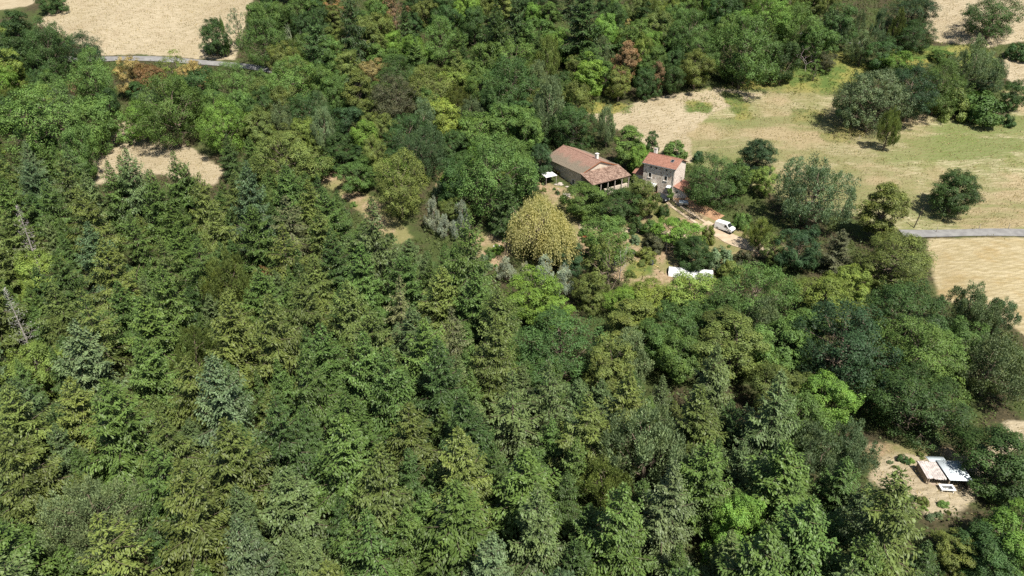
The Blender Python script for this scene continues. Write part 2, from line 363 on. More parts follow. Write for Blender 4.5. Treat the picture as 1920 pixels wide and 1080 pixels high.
def conifer(seed, H=20.0, Rm=3.8, n_limb=120, droop=0.32, bare=0.10, thick=1.15, rag=0.28, blade=(0.42, 0.15), power=0.9, dens=1.2):
    g = np.random.default_rng(seed); B = MB(); P, D, Wv, Ls, Ws, Rn = [], [], [], [], [], []
    bend = g.normal(0, 0.012, 2)
    cx = lambda z: bend[0]*z*z/H; cy = lambda z: bend[1]*z*z/H
    B.tube([(cx(z), cy(z), z) for z in np.linspace(-0.6, H*0.99, 9)], list(np.linspace(H*0.0125, 0.015, 9)), 6)
    up = np.array([0, 0, 1.0])
    for i in range(n_limb):
        zf = bare + (0.985-bare)*((i+g.random())/n_limb)**0.92; az = i*2.399 + g.normal(0, 0.35)
        L = Rm*(1-zf)**power*min(1.0, (1-zf)/0.30)**0.55*g.uniform(1-rag*1.6, 1+rag) + 0.20
        if zf < bare+0.12: L *= g.uniform(0.5, 0.95)
        if g.random() < 0.06: L *= 1.25
        e0 = R(-6 + 58*zf**2.2 + g.normal(0, 6)); a = np.array([math.cos(az), math.sin(az), 0.0]); sd = np.array([-a[1], a[0], 0.0])
        dr = droop*g.uniform(0.6, 1.4)*(1-zf*0.8)
        z0 = zf*H; o = np.array([cx(z0), cy(z0), z0])
        ax = lambda s: o + a*(L*s*math.cos(e0)) + up*(L*(s*math.sin(e0) - dr*s**1.6 + 0.16*s**4)) + sd*(L*0.06*math.sin(s*3+i))
        if L > 0.8: B.tube([ax(0), ax(0.5), ax(0.95)], [0.012*L+0.008, 0.008*L+0.006, 0.005], 3, cap=False)
        nt_ = int(L/0.15*dens)+3
        lr = g.random()
        for j in range(nt_):
            s = 0.08 + 0.92*(j+g.random())/nt_; p0 = ax(s); dirl = unit(ax(min(s+.05, 1.05))-ax(s-.05))
            for side in (-1, 1):
                th = R(g.uniform(38, 72)); td = unit(dirl*math.cos(th) + sd*side*math.sin(th) + up*g.uniform(-0.75, 0.0))
                tl = (0.34*L*(1-s)**0.55 + 0.16)*g.uniform(0.6, 1.3)*thick; tl = min(tl, 1.5)
                k = max(1, int(tl/0.20))
                u = (np.arange(k)+g.random(k)*0.8)/k
                pp = p0 + td*(u*tl)[:, None] + up*(-0.22*(u*tl)**1.4)[:, None] + g.normal(0, 0.05, (k, 3))
                dd = unit(td + g.normal(0, 0.22, (k, 3)) - up*0.30)
                ww = unit(np.cross(dd, unit(up + g.normal(0, 0.28, (k, 3)))))
                P.append(pp); D.append(dd); Wv.append(ww); Ls.append(blade[0]*g.uniform(0.7, 1.3, k)); Ws.append(blade[1]*g.uniform(0.7, 1.4, k))
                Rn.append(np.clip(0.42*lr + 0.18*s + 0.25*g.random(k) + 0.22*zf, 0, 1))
        # tip of the limb
        k = 3; dd = unit(unit(ax(1.0)-ax(0.9)) + g.normal(0, 0.3, (k, 3))); P.append(np.repeat(ax(0.97)[None], k, 0)); D.append(dd)
        Wv.append(unit(np.cross(dd, up+g.normal(0, .3, (k, 3))))); Ls.append(np.full(k, blade[0])); Ws.append(np.full(k, blade[1])); Rn.append(g.random(k))
    k = 14; zz = np.linspace(H*0.955, H*1.0, k); dd = unit(g.normal(0, 0.5, (k, 3)) + up*0.8)     # leader
    P.append(np.stack([cx(zz), cy(zz), zz], 1)); D.append(dd); Wv.append(unit(np.cross(dd, g.normal(0, 1, (k, 3))))); Ls.append(np.full(k, 0.4)); Ws.append(np.full(k, 0.12)); Rn.append(g.random(k))
    C = [blades(np.concatenate(P), np.concatenate(D), np.concatenate(Wv), np.concatenate(Ls), np.concatenate(Ws), np.concatenate(Rn))]
    return B.mesh('trunk', True), crown_mesh('crown', C), Rm*2, H

def limb_path(a, b, g, sag=0.15):
    a, b = np.asarray(a, float), np.asarray(b, float); m1 = a*0.66+b*0.34 + g.normal(0, 0.08, 3)*np.linalg.norm(b-a); m2 = a*0.3+b*0.7 + g.normal(0, 0.06, 3)*np.linalg.norm(b-a)
    m1[2] -= sag*np.linalg.norm((b-a)[:2]); m2[2] += 0.05*np.linalg.norm(b-a)
    return [a, m1, m2, b]

def broadleaf(seed, Wd=10.0, H=11.0, base=0.16, lobes=24, clumps=14, leaves=72, leaf=(0.29, 0.17), shape='round', sparse=0.0, upw=0.0, flat=0.8, clump_r=1.0, irr=1.0):
    """trunk and limbs carrying lobes, lobes carrying leaf clumps, clumps carrying leaves"""
    g = np.random.default_rng(seed); B = MB(); up = np.array([0, 0, 1.0]); Rr = Wd/2
    zb = base*H; ch = H-zb
    def prof(tv):
        if shape == 'round': return math.sin(math.pi*min(max(0.13+0.80*tv, 0), 1))**0.62
        if shape == 'tall': return (math.sin(math.pi*min(0.10+0.86*tv, 1))**0.7)*(1.08-0.35*tv)
        if shape == 'cone': return (1.04-tv)**0.75
        if shape == 'bush': return math.cos(math.pi/2*min(tv*0.97, 1))**0.5
        return math.sin(math.pi*(0.1+0.85*tv))**0.6
    tr = H*0.020+0.05; bend = g.normal(0, 0.02*H, (5, 2)); bend[0] = 0
    ttop = 0.80 if shape in ('tall', 'cone') else 0.62
    tp = [np.array([bend[i, 0]*(i > 0), bend[i, 1]*(i > 0), (-0.5 if i == 0 else zz)]) for i, zz in enumerate(np.linspace(0, H*ttop, 5))]
    if shape != 'bush' or base > 0.05: B.tube(tp, [tr*1.35, tr, tr*0.8, tr*0.55, tr*0.22], 7)
    ph = g.uniform(0, 6.28, 4); parts = []
    cen = np.array([0, 0, zb+ch*0.42])
    LC = []
    for i in range(lobes):
        best, bd = None, -1
        for _ in range(8):
            tv = g.random()**0.85; az = g.uniform(0, 6.283); rr = Rr*prof(tv)*(0.86+irr*(0.22*math.sin(2*az+ph[0])+0.18*math.sin(3*az+ph[1]+5*tv)+0.10*math.sin(5*az+ph[2]-7*tv)))*g.uniform(0.40, 0.92)
            c = np.array([math.cos(az)*rr, math.sin(az)*rr, zb+ch*(0.06+0.82*tv)])
            d = min([np.linalg.norm((c-q)*np.array([1, 1, 0.8])) for q in LC] or [9])
            if d > bd: best, bd = c, d
        LC.append(best)
    for li, c in enumerate(LC):
        lr_ = Rr*g.uniform(0.22, 0.48)*(0.85 if shape in ('tall', 'cone') else 1.0)
        hz = max(min(c[2]-g.uniform(0.12, 0.3)*H, H*ttop*0.97), 0.12*H); k = min(int(hz/(H*ttop)*4), 3); f = hz/(H*ttop)*4-k
        start = tp[k]*(1-f)+tp[k+1]*f
        B.tube(limb_path(start, c, g), [tr*0.42, tr*0.3, tr*0.2, tr*0.1], 4, cap=False)
        outw = unit(c-cen); lrnd = g.random()
        nC = int(clumps*g.uniform(0.75, 1.25))
        for ci in range(nC):
            u = unit(g.normal(0, 1, 3) + outw*0.8 + up*0.2); q = c + u*lr_*np.array([1, 1, flat])*g.uniform(0.55, 1.08)
            if upw: q = q + up*upw*g.random()*lr_
            if ci % 3 == 0: B.tube([c, (c+q)/2+g.normal(0, .05, 3), q], [tr*0.09, tr*0.06, tr*0.03], 3, cap=False)
            if g.random() < sparse: continue
            cr = clump_r*g.uniform(0.5, 1.05)*Wd/10; nl = max(6, int(leaves*g.uniform(0.6, 1.3)*(cr/(Wd/10))))
            v = unit(g.normal(0, 1, (nl, 3)) + u*0.35 + up*0.35); rad = cr*g.uniform(0.25, 1.0, nl)**0.55
            sc_ = np.array([1, 1, 0.85]) if not upw else np.array([0.6, 0.6, 1.5])
            pos = q + v*rad[:, None]*sc_
            nrm = unit(v*0.65 + u*0.3 + up*0.40 + outw*0.2 + g.normal(0, 0.36, (nl, 3)))
            dd = unit(np.cross(nrm, g.normal(0, 1, (nl, 3)))) if not upw else unit(up*1.0 + v*0.6 + g.normal(0, 0.35, (nl, 3)))
            ww = unit(np.cross(nrm, dd)); crnd = g.random()
            rn = np.clip(0.30*lrnd + 0.38*crnd + 0.32*g.random(nl), 0, 1)
            l = leaf[0]*g.uniform(0.65, 1.3, nl); parts.append(blades(pos - dd*l[:, None]*0.5, dd, ww, l, leaf[1]*g.uniform(0.7, 1.3, nl), rn))
    return B.mesh('trunk', True), crown_mesh('crown', parts), Wd, H

def willow(seed, Wd=11.0, H=10.0, strands=5400):
    """weeping habit: strands of narrow leaves hanging off a broad dome"""
    g = np.random.default_rng(seed); B = MB(); up = np.array([0, 0, 1.0]); Rr = Wd/2; parts = []
    B.tube([(0, 0, -0.5), (0.1, 0, H*.25), (-0.1, 0.1, H*.5), (0, 0, H*.8)], [0.42, 0.33, 0.22, 0.08], 7)
    for i in range(26):
        az = g.uniform(0, 6.28); rr = Rr*g.uniform(0.35, 0.8); B.tube(limb_path((0, 0, H*g.uniform(.25, .5)), (math.cos(az)*rr, math.sin(az)*rr, H*g.uniform(0.6, 0.9)), g), [0.14, 0.1, 0.06, 0.03], 4, cap=False)
    lob = g.uniform(0, 6.28, (9, 2))
    for i in range(strands):
        az = g.uniform(0, 6.28); q = math.sqrt(g.random())*1.0; sub = i % 4; so_ = np.array([(0, 0, 0), (-.50, -.30, -.20), (.58, -.12, -.30), (.15, -.60, -.40)][sub])*np.array([Rr, Rr, H]); q2 = 0.82 if sub == 0 else 0.56
        rr = Rr*q*(0.9+0.12*math.sin(3*az+lob[0, 0])+0.08*math.sin(7*az+lob[1, 0])); zt = H*(0.98-0.42*q**2.2)*(1+0.06*math.sin(5*az+q*9)) + g.normal(0, 0.25)
        rr *= q2; zt += so_[2]; ln = max(0.5, min(g.uniform(0.6, 2.8)*(0.5+0.7*q), zt-0.3)); k = max(3, int(ln/0.26)); u = (np.arange(k)+g.random(k)*0.7)/k
        a = np.array([math.cos(az), math.sin(az), 0]); sway = g.normal(0, 0.22, 3)*np.array([1, 1, 0])
        pos = a*rr + so_*np.array([1, 1, 0]) + up*zt + (a*0.28 + sway)*(u**0.6*ln*0.5)[:, None] - up*(u*ln)[:, None]**1.08 + g.normal(0, 0.06, (k, 3))
        dd = unit(-up*1.0 + a*0.25 + g.normal(0, 0.55, (k, 3))); nn = unit(a*0.5 + up*0.5 + g.normal(0, 0.6, (k, 3))); ww = unit(np.cross(dd, nn))
        parts.append(blades(pos, dd, ww, 0.32*g.uniform(0.7, 1.3, k), 0.10*g.uniform(0.7, 1.4, k), np.clip(0.3+0.25*g.random()+0.3*g.random(k), 0, 1)))
    return B.mesh('trunk', True), crown_mesh('crown', parts), Wd, H

def bare_tree(seed, Wd=7.0, H=11.0, depth=4, twig=0.0):
    """leafless tree; with twig > 0 some dry leaves stay on"""
    g = np.random.default_rng(seed); B = MB(); Cw = MB(); tips = []
    def grow(p, d, L, r, k):
        q = p; pts = [p]
        for i in range(3):
            d = unit(d + g.normal(0, 0.13, 3) + np.array([0, 0, 0.05])); q = q + d*L/3; pts.append(q)
        (B if k >= depth-1 else Cw).tube(pts, [r, r*.85, r*.7, r*.55], 5 if k >= depth-1 else 3, cap=False)
        if k == 0: tips.append((q, d)); return
        for j in range(g.integers(3, 5)):
            f = g.uniform(0.35, 1.0); s = pts[1+min(int(f*2.99), 2)]; th = R(g.uniform(25, 58)); o = unit(np.cross(d, g.normal(0, 1, 3)))
            grow(s, unit(d*math.cos(th)+o*math.sin(th)), L*g.uniform(0.55, 0.78), r*0.5, k-1)
    grow(np.array([0, 0, -0.4]), np.array([0, 0, 1.0]), H*0.45, 0.19, depth)
    V = np.array(Cw.v); sc_ = np.array([Wd/(np.ptp(V[:, 0])*0.5+np.ptp(V[:, 1])*0.5), 0, H/V[:, 2].max()]); sc_[1] = sc_[0]
    for q in (B, Cw): q.v = [tuple(np.array(p)*sc_) for p in q.v]
    cm = Cw.mesh('crown', True)
    return B.mesh('trunk', True), cm, Wd, H

PROTO = {}
PROTO['spruce'] = [conifer(11, 16, 5.0, 84, 0.40, rag=0.26, power=0.70), conifer(12, 17, 5.2, 78, 0.48, rag=0.30, power=0.75), conifer(13, 16, 4.8, 92, 0.34, rag=0.22, power=0.66), conifer(18, 16, 5.1, 80, 0.44, rag=0.26, power=0.62),
                   conifer(14, 15, 5.4, 74, 0.54, rag=0.34, thick=1.2, power=0.68), conifer(15, 15, 5.0, 84, 0.40, power=0.60, rag=0.28), conifer(16, 17, 4.9, 78, 0.46, rag=0.38, power=0.80), conifer(17, 16, 5.1, 66, 0.36, rag=0.44, power=0.70)]
PROTO['fir'] = [conifer(21, 15, 4.9, 88, 0.22, thick=1.2, blade=(0.38, 0.17), power=0.68, rag=0.24), conifer(22, 16, 4.8, 90, 0.28, thick=1.15, blade=(0.38, 0.17), rag=0.28, power=0.72), conifer(23, 15, 5.2, 84, 0.18, thick=1.15, blade=(0.38, 0.17), power=0.62, rag=0.32), conifer(24, 16, 4.9, 86, 0.32, thick=1.1, blade=(0.38, 0.16), power=0.65, rag=0.26)]
PROTO['thin'] = [conifer(31, 17, 4.4, 60, 0.46, thick=0.85, dens=0.9, rag=0.45, power=0.75), conifer(32, 17, 4.6, 56, 0.38, thick=0.85, dens=0.85, rag=0.48, power=0.75)]
PROTO['round'] = [broadleaf(s, 10, h, b, 24, 14, 84, shape='round') for s, h, b in ((41, 10.5, .14), (42, 11.5, .16), (43, 9.5, .10), (44, 10.5, .18), (45, 12, .14))]
PROTO['dense'] = [broadleaf(s, 10, 10.5, .08, 28, 14, 84, (0.27, 0.17), 'round', flat=0.75, irr=0.4) for s in (51, 52, 53)]
PROTO['tall'] = [broadleaf(s, 7.5, 13, .14, 22, 13, 80, (0.28, 0.16), 'tall', clump_r=1.15) for s in (61, 62, 63)]
PROTO['airy'] = [broadleaf(s, 9, 11.5, .15, 24, 13, 76, (0.34, 0.13), 'tall', sparse=0.07, upw=0.35, clump_r=1.15) for s in (71, 72, 73)]
PROTO['plume'] = [broadleaf(s, 8, 11, .12, 16, 11, 70, (0.42, 0.12), 'cone', sparse=0.05, upw=0.7, clump_r=1.2) for s in (81, 82)]
PROTO['sparse'] = [broadleaf(s, 8, 11, .2, 13, 11, 40, (0.30, 0.17), 'round', sparse=0.3) for s in (91, 92)]
PROTO['round_big'] = [broadleaf(s, 16, h, .12, 32, 18, 66, (0.32, 0.19), 'round', clump_r=0.8) for s, h in ((141, 15.5), (142, 16.5), (143, 14.5))]
PROTO['dense_big'] = [broadleaf(s, 16, 15, .08, 34, 18, 68, (0.31, 0.20), 'round', flat=0.75, clump_r=0.8, irr=0.5) for s in (151, 152)]
PROTO['airy_big'] = [broadleaf(s, 15, 16, .14, 38, 14, 84, (0.36, 0.15), 'tall', sparse=0.04, upw=0.3, clump_r=0.85) for s in (161, 162)]
PROTO['bush'] = [broadleaf(s, 5, 3.4, .0, 14, 10, 60, (0.26, 0.17), 'bush', clump_r=1.5) for s in (101, 102, 103)]
PROTO['willow'] = [willow(111)]
PROTO['bare'] = [bare_tree(121), bare_tree(122, 6, 10), bare_tree(123, 8, 9)]
PROTO['snag'] = [conifer(131, 17, 2.6, 60, 0.10, bare=0.25, thick=0.35, dens=0.22, blade=(0.30, 0.035), rag=0.5)]
for k_ in PROTO:
    for tm, cm, _, _ in PROTO[k_]:
        tm.materials.append(M['bark']); cm.materials.append(M['needle'] if k_ in ('spruce', 'fir', 'thin') else M['bark'] if k_ in ('bare', 'snag') else M['willow_leaf'] if k_ == 'willow' else M['leaf'])

PAL = {  # leaf colours as they are, before light
 'dk': ((0.053, 0.102, 0.029), 'dark green'), 'md': ((0.102, 0.174, 0.042), 'green'), 'lt': ((0.134, 0.233, 0.041), 'bright green'),
 'yg': ((0.168, 0.230, 0.048), 'yellow-green'), 'ol': ((0.126, 0.163, 0.042), 'olive green'), 'gg': ((0.144, 0.201, 0.098), 'grey-green'),
 'bl': ((0.075, 0.122, 0.053), 'blue-green'), 'db': ((0.044, 0.086, 0.033), 'dark blue-green'), 'br': ((0.205, 0.140, 0.075), 'dry brown'),
 'ru': ((0.255, 0.150, 0.062), 'rust coloured'), 'sw': ((0.330, 0.270, 0.105), 'straw coloured'), 'wi': ((0.53, 0.495, 0.215), 'pale yellow'),
 'si': ((0.36, 0.40, 0.30), 'silvery'), 'cu': ((0.079, 0.088, 0.044), 'dark bronze'), 'gy': ((0.27, 0.25, 0.22), 'grey'), 'sp': ((0.072, 0.121, 0.028), 'mid green'),
 'so': ((0.100, 0.132, 0.032), 'olive'), 'sg': ((0.090, 0.132, 0.046), 'grey-green'), 'sb': ((0.101, 0.143, 0.062), 'blue-grey'), 'sd': ((0.049, 0.088, 0.023), 'dark green'),
 'sh': ((0.112, 0.130, 0.056), 'brownish grey'),
}
NAME = {'spruce': ('spruce_tree', 'spruce'), 'fir': ('fir_tree', 'fir'), 'thin': ('spruce_tree', 'thin spruce'), 'round': ('broadleaf_tree', 'round-crowned tree'), 'dense': ('broadleaf_tree', 'dense round tree'),
        'tall': ('slender_tree', 'upright leafy tree'), 'airy': ('feathery_tree', 'feathery tree'), 'plume': ('poplar_tree', 'plume-shaped tree'), 'sparse': ('broadleaf_tree', 'thin-leaved tree'),
        'bush': ('bush', 'bush'), 'willow': ('willow_tree', 'willow'), 'bare': ('dead_tree', 'leafless tree'), 'snag': ('dead_tree', 'dead spruce')}
TREES = []; RG = random.Random(77); USED = {}
def add_tree(kind, x, y, w, h, pal, label=None, group=None, zone=None, bark=None):
    pk = kind+'_big' if w > 12.0 and kind+'_big' in PROTO else kind
    pr = PROTO[pk]; i = USED.get(kind, RG.randrange(9)); USED[kind] = i+1
    tm, cm, W0, H0 = pr[i % len(pr)]
    nm, word = NAME[kind]; root = empty(nm, (x, y, gz(x, y)-0.15), RG.uniform(0, 6.283)); root.scale = (w/W0, w/W0, h/H0)
    root.rotation_euler[0] = RG.gauss(0, 0.02); root.rotation_euler[1] = RG.gauss(0, 0.02)
    c, tint = PAL[pal]; v = RG.uniform(0.80, 1.24); hs = RG.uniform(-0.06, 0.06)
    c = (c[0]*v*(1+hs), c[1]*v, c[2]*v*(1-hs))
    if bark is None: bark = (0.30, 0.28, 0.25) if kind in ('bare', 'snag') else (0.16, 0.13, 0.10)
    if kind in ('bare', 'snag'): c = tuple(q*RG.uniform(0.85, 1.2) for q in (c if pal != 'gy' else (0.33, 0.31, 0.28)))
    obj('trunk', tm, None, root, bark); obj('crown', cm, None, root, c)
    tx, ty, dep = project(x, y, gz(x, y)+h)
    TREES.append(dict(o=root, x=x, y=y, w=w, h=h, px=tx, py=ty, kind=kind, tint=tint, word=word, label=label, group=group, zone=zone))
    return root
def tree_at(kind, px, py, wpx, ratio, pal, label=None, group=None, zone=None, hmax=24.0, bark=None):
    """a tree whose top shows at photo pixel (px, py) and whose crown shows wpx wide"""
    D = 150.0
    for _ in range(5):
        w = wpx*D/FOC; h = min(w*ratio, hmax); x, y = at(px, py, h)
        D = float(np.array([0, y, gz(x, y)+h*0.6-CAM_Z]) @ FW)
    return add_tree(kind, x, y, w, h, pal, label, group, zone, bark)

